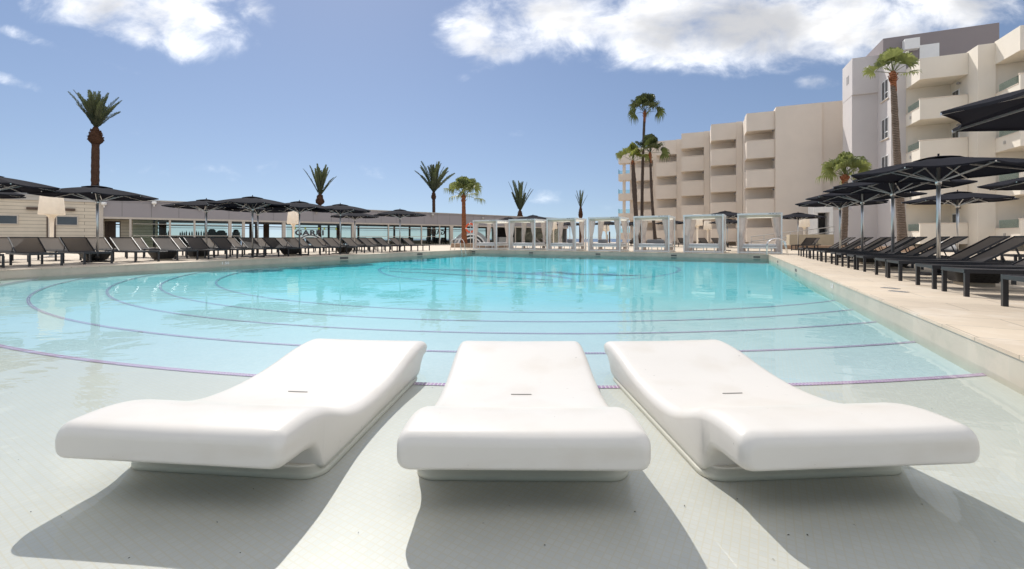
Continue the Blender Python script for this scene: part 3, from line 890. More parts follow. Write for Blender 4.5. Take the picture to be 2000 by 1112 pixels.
# ------------------------------------------------------------------ pool rails, skimmers, markings, drains
def hoop(name, p, fwd, side, label, hgt=.78, span=.75):
    root = thing(name, label, 'handrail', p, 0)
    for k in (-1, 1):
        o_ = side * (.25 * k)
        pts = []
        for i in range(15):
            a = math.pi * i / 14
            pts.append(o_ + fwd * (span / 2 * math.cos(a)) + Vector((0, 0, (hgt - .3) + .3 * math.sin(a))))
        pts = [o_ + fwd * (span / 2 + .02) + Vector((0, 0, 0))] + pts + [o_ - fwd * (span / 2 + .18) + Vector((0, 0, -.38))]
        b = MB(); b.tube(pts, .021, 10); b.build('rail', M['steel'], root)
    for z in (-.1,):
        b = MB(); b.bar(side * -.25 - fwd * (span / 2 + .12) + Vector((0, 0, -.25)), side * .25 - fwd * (span / 2 + .12) + Vector((0, 0, -.25)), .08, .03); b.build('step', M['steel'], root)
    return root
dS = W(1, 0).normalized(); dT = W(0, 1).normalized()
pl = W(S_FL - 1.5, T_L, DECK)
hoop('pool_ladder', pl - dT * .12, -dT, dS, 'steel pool ladder with two hoops by the far left corner of the pool')
hoop('pool_handrail', W(S_FR - .75, T_R, DECK) + dT * .28, -dT, dS, 'curved steel handrail at the far right corner of the pool', .80, .75)

def skimmer(p, along, nrm, label, w_=.30, h_=.085):
    root = tag(MB().build('pool_skimmer', M['slot']), label, 'skimmer', 'dark skimmer slots in the pool wall')
    b = MB(); a = along * (w_ / 2); z0, z1 = Vector((0, 0, .025)), Vector((0, 0, .025 + h_))
    q = nrm * .004; r_ = nrm * -.03
    b.hexa([p - a + r_ + z0, p + a + r_ + z0, p + a + q + z0, p - a + q + z0, p - a + r_ + z1, p + a + r_ + z1, p + a + q + z1, p - a + q + z1])
    me = b.mesh('pool_skimmer'); me.materials.append(M['slot']); root.data = me
    return root
FW0 = W(S_FL, T_L)
for px, lab in ((924, 'first'), (1037, 'second'), (1168, 'third'), (1316, 'fourth'), (1478, 'fifth')):
    r_ = (px - 1000) / F; L = (r_ * FW0.y - FW0.x) / (FE.x - r_ * FE.y)
    skimmer(FW0 + FE * max(.25, L), FE, -FN, '%s dark skimmer slot from the left in the far pool wall' % lab)
for px, lab in ((672, 'nearer'), (820, 'farther')):
    r_ = (px - 1000) / F; t = T_L
    s = (DY * t + r_ * DX * t) / (r_ * DY - DX)
    skimmer(W(s, t), dS, dT, '%s dark skimmer slot in the left pool wall' % lab, .5, .11)
for px, lab in ((1519, 'farther'), (1554.5, 'nearer')):
    r_ = (px - 1000) / F; t = T_R
    s = (DY * t + r_ * DX * t) / (r_ * DY - DX)
    skimmer(W(s, t), dS, -dT, '%s small dark skimmer slot in the right pool wall' % lab, .34, .085)

def wall_text(txt, px, t, nrm, size, z, label):
    r_ = (px - 1000) / F
    s = (DY * t + r_ * DX * t) / (r_ * DY - DX)
    o = text_mesh(txt, size, 'depth_marking', M['white'], None, .002, .004, 1.25)
    p = W(s, t) + nrm * .004; p.z = z
    right = Vector((0, 0, 1)).cross(nrm)          # text x axis, seen from the pool
    o.matrix_world = Matrix((( right.x, 0, nrm.x, p.x), (right.y, 0, nrm.y, p.y), (right.z, 1, nrm.z, p.z), (0, 0, 0, 1)))
    return tag(o, label, 'depth marking')
wall_text('1.50', 440, T_L, dT, .13, .07, 'white 1.50 depth numerals on the shaded left pool wall')
wall_text('1.50', 1625, T_R, -dT, .12, .06, 'faint white 1.50 depth numerals on the sunny right pool wall')

for (px, py, lab) in ((1739, 563.5, 'farther'), (1755, 570, 'nearer')):
    v = py - 466; Y = F * .8 / v
    b = MB(); b.box(-.06, .06, -.11, .11, 0, .006); o = b.build('drain_cover', M['alu'])
    o.location = at(px, Y, DECK + .001); o.rotation_euler = (0, 0, -TH + R(50))
    tag(o, '%s flat steel drain cover set in the right deck' % lab, 'drain cover', 'drain covers in the right deck')

# leaf litter in the shallow water
b = MB()
for (px, py) in ((22, 768), (36, 898), (120, 1010), (252, 1090), (408, 965), (424, 1020), (469, 1080), (495, 955), (590, 978), (1064, 1065), (944, 1022), (995, 988), (1440, 975),
                 (1540, 1045), (1577, 1045), (1668, 1025), (1943, 1058), (1890, 870), (1820, 798), (1800, 985), (845, 757), (780, 969), (1337, 988), (1510, 1092), (700, 1040), (300, 850),
                 (60, 1000), (1700, 860), (1240, 1000), (1965, 1012), (1600, 780), (1760, 745)):
    p = fl(px, py, HS - .003); a = rnd.uniform(0, 6.28); L = rnd.uniform(.003, .008); w_ = rnd.uniform(.001, .0022)
    d = Vector((math.cos(a), math.sin(a), 0)); n_ = Vector((-d.y, d.x, 0)); z = Vector((0, 0, -.047))
    b.quad(p - d * L + z, p - n_ * w_ + z + Vector((0, 0, .002)), p + d * L + z, p + n_ * w_ + z)
o = b.build('leaf_litter', M['leafbit']); o['kind'] = 'stuff'

# ------------------------------------------------------------------ bar building
BA = Vector((-32.2, 34.2)); BD = Vector((.76, .65)).normalized(); BMN = Vector((-BD.y, BD.x))
BROT = math.atan2(BD.y, BD.x)
def q_of(px, y=0.0):                    # along the facade (pushed back by y)
    r_ = (px - 1000) / F; o = BA + BMN * y
    return (r_ * o.y - o.x) / (BD.x - r_ * BD.y)
def z_of(px, py, y=0.0):
    q = q_of(px, y); Y = (BA + BMN * y + BD * q).y
    return (466 - py) * Y / F + EYE - DECK
bar = thing('bar_building', 'long low bar building with grey panel fascia, glass front and cream boarded end', 'building', (BA.x, BA.y, DECK), BROT)
QL, QR = -16.0, 54.2
qc = q_of(198.5)
ZB, ZT = 2.46, 3.90
b = MB(); b.box(qc, QR, 0, 9, ZB, ZT); b.build('fascia', M['fascia'], bar)
b = MB(); b.box(QL, QR + .1, -.10, 9.1, ZT + .002, ZT + .09); b.box(QL, qc - .01, -.06, .10, ZT - .30, ZT)
b.build('roof_edge', M['roof_edge'], bar)
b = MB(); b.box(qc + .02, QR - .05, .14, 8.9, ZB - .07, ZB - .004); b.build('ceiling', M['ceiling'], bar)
b = MB(); q = 1.16
while q < QR - .3:
    b.box(q - .014, q + .014, -.004, .01, ZB + .10, ZT - .02); q += 1.815
b.box(qc, QR, -.006, .01, ZT - .20, ZT - .185)
b.build('panel_joint', M['fascia_joint'], bar)
b = MB(); b.box(qc - .0, QR, -.03, .12, ZB - .10, ZB + .06); b.build('lintel', M['bar_frame'], bar)
b = MB(); b.box(QL, qc - .0, .02, .3, 0, ZT - .28); b.box(qc - .3, qc - .0, .3, 9, 0, ZB - .08)
b.build('boarded_wall', M['clad'], bar)
b = MB(); b.box(qc - .16, qc + .10, -.035, .02, 0, ZT - .30); b.build('corner_board', M['bar_frame'], bar)
b = MB(); b.box(QL, q_of(128), 2.6, 9, ZT + .09, ZT + .75); b.build('upper_roof', M['roof_grey'], bar)
for (x0, x1, y0, y1) in ((-28, 36, 419.5, 438.5), (109, 153, 422, 441)):
    qa, qb = q_of(x0), q_of(x1); za, zb = z_of((x0 + x1) / 2, y1), z_of((x0 + x1) / 2, y0)
    b = MB(); b.box(qa, qb, -.04, .02, za, za + .07); b.box(qa, qb, -.04, .02, zb - .07, zb)
    b.box(qa, qa + .07, -.04, .02, za + .07, zb - .07); b.box(qb - .07, qb, -.04, .02, za + .07, zb - .07)
    w_ = b.build('window', M['bar_frame'], bar)
    b = MB(); b.box(qa + .07, qb - .07, -.01, .018, za + .07, zb - .07); b.build('pane', M['glass_dark'], w_)
b = MB(); b.box(q_of(91), q_of(109), -.03, .02, 0, z_of(100, 424)); d_ = b.build('door', M['col_dark'], bar)
b = MB(); b.box(q_of(94), q_of(106), -.045, -.03, .02, z_of(100, 426)); b.build('door_leaf', M['bar_frame'], d_)
for x0, x1, y0, y1 in ((52, 75, 405, 409.5), (127, 147, 407.5, 412)):
    b = MB(); b.box(q_of(x0), q_of(x1), -.16, .02, z_of((x0 + x1) / 2, y1), z_of((x0 + x1) / 2, y0)); b.build('wall_light', M['col_dark'], bar)
for px, py in ((203, 398.5), (301, 397), (389.5, 405.5), (618, 413), (845, 420), (943, 427)):
    b = MB(); qx, zz = q_of(px, -.2), z_of(px, py, -.2)
    b.lathe([(.03, 0), (.13, .03), (.17, .10), (.17, .22), (.12, .26)], 14, (qx, -.22, zz - .13)); b.box(qx - .05, qx + .05, -.12, .0, zz - .28, zz - .02)
    b.build('floodlight', M['white'] if px < 330 else M['roof_edge'], bar)
# columns and mullions of the glass front, from left to right
for x0, x1 in ((252.5, 257), (446, 452.5), (473, 478.5), (551.5, 558), (687, 695), (879, 885), (964.5, 970)):
    b = MB(); b.box(q_of(x0), q_of(x1), -.02, .30, 0, ZB - .10); b.build('column', M['bar_frame'], bar)
for px in (332, 380, 759, 823.5, 859, 1007, 1043, 1074):
    qx = q_of(px); b = MB(); b.box(qx - .07, qx + .07, .0, .14, 0, ZB - .10); b.build('mullion', M['bar_frame'], bar)
spans = [(257, 332), (332, 380), (380, 446), (452.5, 473), (558, 687), (695, 759), (759, 823.5), (823.5, 859), (859, 879), (885, 964.5), (1007, 1043), (1043, 1074), (1074, 1100)]
for x0, x1 in spans:
    b = MB(); b.box(q_of(x0) + .075, q_of(x1) - .075, .06, .075, .06, ZB - .10); g = b.build('glass_pane', M['glass_bar'], bar)
    b = MB(); zr = 1.02
    b.box(q_of(x0) + .075, q_of(x1) - .075, .03, .055, .0, .06)
    if x0 in (257, 332, 380, 452.5, 695, 759, 823.5):
        b.box(q_of(x0) + .075, q_of(x1) - .075, .03, .055, zr - .02, zr + .03); b.box(q_of(x0) + .075, q_of(x1) - .075, .03, .055, 1.98, 2.02)
    b.build('rail', M['bar_frame'], g)
# recessed entrance with a doorway looking through to the sea
b = MB(); ya = 1.5
qa, qb, qd0, qd1 = q_of(199), q_of(256), q_of(210, ya), q_of(233.5, ya)
b.box(qc, qd0, ya, ya + .2, 0, ZB - .08); b.box(qd1, qb + 1.4, ya, ya + .2, 0, ZB - .08); b.box(qd0, qd1, ya, ya + .2, 2.12, ZB - .08)
b.box(q_of(257) + 1.5, q_of(257) + 1.7, ya + .2, 4.0, 0, ZB - .08)
b.build('entrance_wall', M['clad'], bar)
b = MB(); b.box(qd0 - .16, qd0, ya - .03, ya + .24, 0, 2.2); b.box(qd1, qd1 + .06, ya - .03, ya + .24, 0, 2.2); b.box(qd0, qd1, ya - .03, ya + .24, 2.12, 2.2)
b.box(qd0, qd0 + .5, ya + .24, ya + .3, 0, 2.12)
b.build('door_frame', M['col_dark'], bar)
# back of the bar: screens, columns and rails before the sea
b = MB()
for px in (299, 318, 402, 489, 500, 520, 572, 642, 662, 700, 770, 800, 838, 870, 925, 950):
    qx = q_of(px, 8.4); w_ = .28 if px in (520, 662, 838, 318) else .10
    b = MB(); b.box(qx - w_, qx + w_, 8.3, 8.5, 0, ZB - .07); b.build('rear_column', M['col_dark'], bar)
b = MB(); b.box(qc, QR, 8.36, 8.44, 2.06, 2.16); b.box(qc, QR, 8.36, 8.44, 1.86, 1.90)
b.build('rear_rail', M['roof_edge'], bar)
b = MB(); b.box(q_of(690, 8.4), QR, 8.38, 8.46, 0, .55); b.box(q_of(970, 4), QR - .1, 5.0, 5.2, 0, ZB - .08); b.box(QR - .2, QR, .3, 5, 0, ZB - .08)
b.build('rear_wall', M['roof_grey'], bar)
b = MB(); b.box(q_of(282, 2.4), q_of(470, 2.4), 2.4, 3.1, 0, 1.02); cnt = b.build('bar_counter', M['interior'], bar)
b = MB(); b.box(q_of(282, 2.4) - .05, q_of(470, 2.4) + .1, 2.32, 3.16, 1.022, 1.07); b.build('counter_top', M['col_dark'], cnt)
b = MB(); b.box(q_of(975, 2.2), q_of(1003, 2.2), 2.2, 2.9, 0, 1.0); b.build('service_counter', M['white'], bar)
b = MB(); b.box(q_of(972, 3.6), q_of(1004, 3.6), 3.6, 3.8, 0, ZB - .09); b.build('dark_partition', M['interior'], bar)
def on_bar(px, y, z): p = BA + BMN * y + BD * q_of(px, y); return Vector((p.x, p.y, DECK + z))
# bottles on the counter
for i, (px, hh) in enumerate(((297, .62), (325, .30), (329, .42), (352, .32), (356, .40), (360, .34), (364, .44), (370, .36), (375, .42), (379, .38), (384, .45), (388, .40), (393, .46), (398, .40), (403, .36))):
    b = MB(); r0 = .055
    b.lathe([(r0, 0), (r0, hh * .62), (r0 * .4, hh * .78), (r0 * .36, hh)], 10)
    o = b.build('bottle', M['bottle']); o.location = on_bar(px, 2.6 + .1 * (i % 2), 1.072)
    tag(o, '%s dark bottle from the left on the bar counter' % ORD[i], 'bottle', 'dark bottles standing on the bar counter')
for px, w_, hh, lab in ((414, .38, .62, 'tall dark coffee machine on the bar counter before the sea view'), (432, .45, .50, 'squat dark drinks dispenser on the bar counter, beside the coffee machine'),
                        (461, .30, .60, 'dark rounded ice bucket at the right end of the bar counter')):
    b = MB()
    b.box(-w_, w_, -.22, .22, 0, hh * .55); b.lathe([(w_ * .8, hh * .55), (w_ * .75, hh * .8), (w_ * .4, hh), (.02, hh)], 12); b.box(-w_ * .5, w_ * .5, -.3, -.22, hh * .3, hh * .5)
    o = bevel(b.build(lab.split(' on')[0].split(' at')[0].replace('tall dark ', '').replace('squat dark ', '').replace('dark rounded ', '').replace(' ', '_'), M['interior']), .02)
    o.location = on_bar(px, 2.75, 1.072); o.rotation_euler = (0, 0, BROT); tag(o, lab, 'bar equipment')
# shelf rack of glassware at the left end of the counter
b = MB()
qx = q_of(299, 3.4)
for z in (1.3, 1.65, 2.0): b.box(-.45, .45, -.15, .15, z, z + .04)
b.box(-.45, -.40, -.15, .15, 0, 2.3); b.box(.40, .45, -.15, .15, 0, 2.3)
for z in (1.34, 1.69, 2.04):
    for k in range(5): b.lathe([(.07, 0), (.05, .12), (.03, .2)], 8, (-.3 + .15 * k, 0, z))
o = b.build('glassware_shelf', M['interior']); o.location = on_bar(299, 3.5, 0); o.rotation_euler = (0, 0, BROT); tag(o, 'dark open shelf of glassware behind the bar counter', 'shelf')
# dark lounge chairs inside the bar
def make_chair():
    root = thing('lounge_chair', '', 'chair', group='black chairs inside the bar')
    b = MB(); b.box(-.35, .35, -.32, .35, .22, .42); bevel(b.build('seat', M['interior'], root), .04)
    b = MB(); b.hexa([(-.35, .25, .42), (.35, .25, .42), (.35, .37, .42), (-.35, .37, .42), (-.33, .36, .92), (.33, .36, .92), (.33, .44, .92), (-.33, .44, .92)]); bevel(b.build('backrest', M['interior'], root), .03)
    for sx in (-1, 1):
        for y in (-.28, .3):
            b = MB(); b.box(sx * .31 - .025, sx * .31 + .025, y - .025, y + .025, 0, .22); b.build('leg', M['frame'], root)
    return root
ch = make_chair(); CHU = []
for i, px in enumerate((564, 577, 590, 604, 618, 632, 647, 661, 675, 700, 714, 728, 742, 770, 785, 800, 840, 848, 856, 864, 872)):
    spawn(ch, CHU, on_bar(px, 2.0 + .5 * (i % 3), 0), BROT + R(180 * (i % 2) + rnd.uniform(-15, 15)), '%s black lounge chair from the left behind the bar glass' % ORD[i] if i < 20 else 'last black lounge chair behind the bar glass, by the striped arch')
# lettering and striped arch films on the glass
def film_arcs(px, name, label, rads, flip=1, zc=.2, mats=None, ys=.03):
    root = thing(name, label, 'window sign', on_bar(px, ys, 0), BROT)
    for (r0, r1, a0, a1, m) in rads:
        b = MB(); n = 28
        for i in range(n):
            p = R(a0 + (a1 - a0) * i / n); q = R(a0 + (a1 - a0) * (i + 1) / n)
            f_ = lambda r_, a, y: (r_ * 1.25 * math.cos(a) * flip, y, zc + r_ * math.sin(a))
            b.hexa([f_(r0, p, 0), f_(r0, q, 0), f_(r0, q, .012), f_(r0, p, .012), f_(r1, p, 0), f_(r1, q, 0), f_(r1, q, .012), f_(r1, p, .012)])
        b.build('stripe', M[m], root)
    return root
sg = film_arcs(606, 'window_lettering', 'bold black GARBI lettering above a pale striped arch on the bar glass', [(1.0, 1.08, 20, 160, 'white'), (.78, .86, 20, 160, 'white'), (.88, .97, 35, 145, 'mark')], zc=.2)
t_ = text_mesh('GARBI', .70, 'lettering', M['mark'], sg, .006, .032, 1.12); t_.matrix_local = Matrix(((1.3, 0, 0, -.05), (0, 0, -1, -.01), (0, 1, 0, z_of(606, 459.5)), (0, 0, 0, 1)))
b = MB()
for x_ in (-1.5, -.55, .75, 1.3, 2.5): b.box(x_, x_ + .14, -.01, .004, z_of(606, 452.5) + .22, z_of(606, 452.5) + .40)
b.build('green_mark', M['yellow'], sg)
sg = thing('window_lettering', 'smaller mirrored GARBI lettering seen from behind on the far bar glass', 'window sign', on_bar(852, 8.2, 0), BROT)
t_ = text_mesh('GARBI', .95, 'lettering', M['mark'], sg, .006, .03, 1.1, mirror=True); t_.matrix_local = Matrix(((1, 0, 0, 0), (0, 0, -1, -.01), (0, 1, 0, z_of(852, 458.5, 8.2)), (0, 0, 0, 1)))
film_arcs(921, 'window_arch', 'large grey, white and black striped arch film on the glass behind the reddish palm', [(1.95, 2.35, 8, 172, 'logo_grey'), (1.75, 1.93, 8, 172, 'white'), (1.5, 1.74, 8, 172, 'interior'), (1.32, 1.48, 8, 172, 'white'), (.1, 1.3, 5, 175, 'interior')], zc=-.5)

# ------------------------------------------------------------------ hotel, left wing (saw-tooth balconies)
E_ = Vector((.926, -.378)).normalized(); G_ = Vector((-E_.y, E_.x))
EROT = math.atan2(E_.y, E_.x)
O4 = Vector((23.7, 44.0))
STEP_E, STEP_G = 3.12, 3.27
wing = thing('hotel_wing', 'beige four-storey hotel wing with stepped balconies and a blank end wall', 'hotel', (O4.x, O4.y, DECK), EROT)
ZR, ZRB = 13.43, 11.62
PARS = [(10.66, 8.85), (7.72, 5.92), (4.78, 3.0), (1.89, .45)]
b = MB()
for i in range(0, 5):
    e0, g0 = -STEP_E * i, STEP_G * i
    bw = 2.5
    x1 = e0 + STEP_E - .02
    b.box(e0, x1, g0 + 1.7, g0 + 12, -.05, ZR - .12)
    if i > 0: b.box(e0 + bw, x1, g0 + .05, g0 + 1.7, -.05, ZR - .05 + .10)
    b.box(e0 + .01, e0 + bw - .01, g0 + .02, g0 + 1.7, ZRB, ZR)
b.box(2.55, 6.35, -.28, 10, -.05, ZR + .30); b.box(6.35, 8.9, -.08, 10, -.05, ZR + .34); b.box(2.5, 2.56, -.26, 1.7, -.05, ZR + .1)
# far end balconies, open to the sky
e0, g0 = -STEP_E * 5 + .45, STEP_G * 5
b.box(e0 + 1.55, e0 + 4, g0 + .9, g0 + 8, -.05, ZR - .3)
b.box(e0, e0 + 3.0, g0, g0 + 1.5, ZR - 1.45, ZR)
b.build('wall', M['stucco'], wing)
for i in range(0, 5):
    e0, g0 = -STEP_E * i, STEP_G * i
    for (zt, zb) in PARS:
        b = MB()
        b.box(e0 + .012, e0 + 2.488, g0 + .0, g0 + .12, zb, zt - .045); b.box(e0 + .012, e0 + .13, g0 + .12, g0 + 1.69, zb, zt - .045)
        b.box(e0 + .13, e0 + 2.488, g0 + .12, g0 + 1.69, zb, zb + .2)
        bal = b.build('balcony', M['stucco'], wing)
        b = MB(); b.box(e0 - .01, e0 + 2.49, g0 - .025, g0 + .14, zt - .044, zt); b.build('coping', M['cap'], bal)
        if i < 4:
            b = MB(); b.lathe([(.10, 0), (.10, .12), (.05, .16)], 10, (e0 + 2.40, g0 + .35, zt + .85)); b.build('wall_lamp', M['roof_grey'], bal)
            b = MB(); b.box(e0 + .3, e0 + 1.9, g0 + 1.66, g0 + 1.698, zb + .22, zt + .62); wdw = b.build('balcony_door', M['stucco'], bal)
e0, g0 = -STEP_E * 5 + .45, STEP_G * 5
for (zt, zb) in PARS[:4]:
    b = MB(); b.box(e0, e0 + 3, g0, g0 + 1.5, zt - 1.25, zt - .25); bal = b.build('balcony', M['stucco'], wing)
    b = MB(); b.box(e0 - .02, e0 + .0, g0, g0 + 1.5, zt - .25, zt + .45); b.box(e0, e0 + 1.5, g0 + 1.47, g0 + 1.49, zt - .25, zt + .45); b.build('glass_balustrade', M['glass_green'], bal)
b = MB(); b.box(e0 + .55, e0 + .95, g0 + .5, g0 + .9, -.05, ZR - 1.4); b.build('column', M['stucco'], wing)

# ------------------------------------------------------------------ hotel, tall block on the right
T0 = Vector((28.9, 37.0))
blk = thing('hotel_block', 'tall hotel block with grey corner tower, cream balconies and mauve penthouse', 'hotel', (T0.x, T0.y, DECK), EROT)
Z0 = -.05
b = MB(); b.box(0, 1.75, 0, 2.4, Z0, 12.95); b.box(-.02, 1.78, -.16, 2.4, 12.95, 16.05); b.box(-1.35, 0, -.02, 2.2, Z0, 3.25)
b.box(1.75, 2.66, -2.66, 3, Z0, 15.2)
b.build('tower_wall', M['grey_wall'], blk)
b = MB(); b.box(1.80, 8.8, -1.0, 4, 13.9, 17.05); b.build('penthouse', M['pent'], blk)
b = MB(); b.box(4.1, 5.3, -1.05, -.96, 13.95, 16.1); b.build('penthouse_door', M['white'], blk)
RB = M['stucco_r']
b = MB()
b.box(2.66, 5.30, -2.60, 3, Z0, 13.1); b.box(5.30, 6.20, -5.97, 3, Z0, 13.9); b.box(6.20, 14, -5.8, 3, Z0, 13.4)
b.box(2.65, 5.29, -4.87, -2.6, 12.3, 13.82); b.box(6.17, 9.2, -8.35, -5.9, 12.45, 13.98)
b.box(9.2, 14, -8.3, -5.8, Z0, 13.7)
b.build('wall', RB, blk)
for (x0, x1, yf, yb, zts) in ((2.66, 5.28, -4.87, -2.6, (10.92, 7.92, 4.92, 1.92)), (6.18, 9.18, -8.35, -5.97, (11.05, 8.05, 5.05, 2.05))):
    for zt in zts:
        b = MB(); zb = max(.02, zt - 1.52)
        b.box(x0, x1, yf, yf + .14, zb, zt - .05); b.box(x0 + .14, x1, yf + .14, yb - .003, zb, zb + .22); b.box(x0, x0 + .14, yf + .14, yb - .003, zb, zt - .62)
        bal = b.build('balcony', RB, blk)
        b = MB(); b.box(x0 - .03, x1, yf - .03, yf + .16, zt - .05, zt); b.box(x0 - .03, x0 + .17, yf + .16, yb - .003, zt - .62, zt - .575); b.build('coping', M['cap'], bal)
        b = MB(); b.box(x0 + .06, x0 + .075, yf + .2, yb - .25, zt - .575, zt - .05); b.build('glass_balustrade', M['glass_green'], bal)
        b = MB(); b.box(x1 - .03, x1 + .04, yf + 1.05, yf + 1.9, zb + .3, zt + .72); dr_ = b.build('balcony_door', M['white_frame'], bal)
        b = MB(); b.box(x1 - .045, x1 - .031, yf + 1.12, yf + 1.45, zb + .4, zt + .64); b.box(x1 - .045, x1 - .031, yf + 1.5, yf + 1.83, zb + .4, zt + .64); b.build('pane', M['glass_dark'], dr_)
        b = MB(); b.lathe([(.11, 0), (.11, .1), (.04, .15)], 10, (x1 - .12, yf + .9, zt + 1.0)); b.build('wall_lamp', M['roof_grey'], bal)
        b = MB(); b.box(x0 - .05, x0 - .0, yf + 1.35, yf + 1.5, zt - 1.12, zt - .92); b.build('outlet_cover', M['roof_edge'], bal)
for (z0, z1) in ((11.9, 13.5), (8.75, 10.45), (5.75, 7.45)):
    b = MB(); xw = 1.75; ya_, yb_ = -2.2, -.85
    b.box(xw - .012, xw + .02, ya_ - .06, yb_ + .06, z0 - .08, z0); wn = MB()
    fr = MB()
    fr.box(xw - .03, xw + .02, ya_, yb_, z0, z0 + .08); fr.box(xw - .03, xw + .02, ya_, yb_, z1 - .08, z1); fr.box(xw - .03, xw + .02, ya_, ya_ + .08, z0 + .08, z1 - .08)
    fr.box(xw - .03, xw + .02, yb_ - .08, yb_, z0 + .08, z1 - .08); fr.box(xw - .03, xw + .02, (ya_ + yb_) / 2 - .05, (ya_ + yb_) / 2 + .05, z0 + .08, z1 - .08); fr.box(xw - .03, xw + .02, ya_ + .08, (ya_ + yb_) / 2 - .05, z0 + .5, z0 + .57)
    w_ = fr.build('window', M['white_frame'], blk)
    p_ = MB(); p_.box(xw - .006, xw + .018, ya_ + .08, yb_ - .08, z0 + .08, z1 - .08); p_.build('pane', M['glass_dark'], w_)
    b.box(xw - .10, xw + .02, ya_ - .08, yb_ + .08, z0 - .06, z0 - .0); b.build('sill', M['cap'], w_)
b = MB()
for g in (.7, 1.05): b.box(-.035, .02, g, g + .22, 14.2, 14.9)
b.build('vent_slot', M['roof_grey'], blk)
o = MB(); o.box(0, .95, 0, .5, 0, .85); o = bevel(o.build('air_conditioner', M['white']), .03); p = T0 + E_ * 3.0 + G_ * -1.55; o.location = (p.x, p.y, DECK + 15.6); o.rotation_euler = (0, 0, EROT)
o.parent = blk; o.matrix_parent_inverse = Matrix(); o.location = (3.0, -1.52, 15.75); o.rotation_euler = (0, 0, 0)
# portal between the two buildings
por = thing('entrance_portal', 'white framed entrance portal with dark doorway beside the grey tower', 'doorway', (T0.x, T0.y, DECK), EROT)
b = MB(); b.box(-2.75, -2.45, -.05, 1.9, .8, 3.05); b.box(-1.62, -1.36, -.12, 1.9, .8, 3.05); b.box(-2.75, -1.36, -.12, 1.9, 3.05, 3.9); b.box(-2.75, -1.36, -.1, 1.9, 0, .8)
b.build('portal_frame', M['white'], por)
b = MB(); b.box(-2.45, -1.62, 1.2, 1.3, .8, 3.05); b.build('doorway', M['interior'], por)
b = MB(); b.box(-2.2, -2.12, 1.12, 1.2, .8, 3.0); b.build('door_post', M['roof_grey'], por)

# low walls, curbs, ramp
def prism_wall(name, pts, z0, z1, thick, mat, label, cat):
    root = MB()
    a, c = Vector((*pts[0], 0)), Vector((*pts[1], 0)); d = (c - a).normalized(); n = Vector((-d.y, d.x, 0)) * thick
    k = [a, c, c + n, a + n]
    root.hexa([Vector((p.x, p.y, z0)) for p in k] + [Vector((p.x, p.y, z1)) for p in k])
    return tag(bevel(root.build(name, mat), .015), label, cat)
def xy(px, Y): return ((px - 1000) / F * Y, Y)
prism_wall('planter_wall', (xy(1542, 33.6), xy(1629, 32.4)), DECK, DECK + 1.10, 1.6, M['beige_wall'], 'beige rendered planter wall beside the entrance portal', 'wall')
prism_wall('low_curb', (xy(1518, 32.6), xy(1648, 29.8)), DECK, DECK + .30, 1.0, M['wood_curb'], 'low sandstone kerb in front of the beige planter wall', 'kerb')
prism_wall('low_curb', (xy(1660, 27.5), xy(1800, 24.0)), DECK, DECK + .32, 1.2, M['wood_curb'], 'low sandstone kerb behind the right loungers under the tall palm', 'kerb')
prism_wall('palm_planter', (xy(880, 37.9), xy(990, 37.9)), DECK, DECK + .36, 2.4, M['wood_curb'], 'low sandstone planter round the reddish fan palm', 'planter')
prism_wall('ramp_wall', (xy(1462, 37.8), xy(1545, 35.0)), DECK, DECK + .55, 1.2, M['stucco'], 'low beige ramp wall behind the rightmost cabana', 'wall')
rl = thing('ramp_railing', 'pale steel ramp railing rising towards the entrance portal', 'railing')
pA, pB = Vector((*xy(1466, 37.4), DECK)), Vector((*xy(1630, 33.9), DECK))
for za, zb in ((.95, 1.72), (.55, 1.32)):
    b = MB(); b.tube([pA + Vector((0, 0, za)), pB + Vector((0, 0, zb))], .03, 8); b.build('rail', M['roof_edge'], rl)
for k in range(7):
    p = pA.lerp(pB, k / 6 * .98 + .01); b = MB(); b.tube([p, p + Vector((0, 0, .95 + .77 * k / 6))], .022, 8); b.build('post', M['roof_edge'], rl)
# railing, posts at the sea side
rl = thing('sea_railing', 'thin wire railing at the open terrace edge before the sea', 'railing')
pA, pB = Vector((*xy(1100, 70), DECK)), Vector((*xy(1216, 72), DECK))
for z in (.35, .7, 1.0):
    b = MB(); b.tube([pA + Vector((0, 0, z)), pB + Vector((0, 0, z))], .022, 6); b.build('wire', M['steel'], rl)
for k in range(6):
    p = pA.lerp(pB, k / 5); b = MB(); b.tube([p, p + Vector((0, 0, 1.02))], .03, 6); b.build('post', M['steel'], rl)
for px, Y, hh, lab in ((1186, 56, 1.3, 'shortest'), (1190.5, 54, 1.65, 'tallest'), (1205, 56, 1.35, 'rightmost')):
    b = MB(); b.lathe([(.09, 0), (.09, hh - .03), (.06, hh)], 12); o = b.build('terrace_post', M['col_dark'] if lab == 'tallest' else M['plinth']); o.location = at(px, Y)
    tag(o, '%s of three slim posts on the far terrace before the sea' % lab, 'post', 'slim posts on the far terrace')
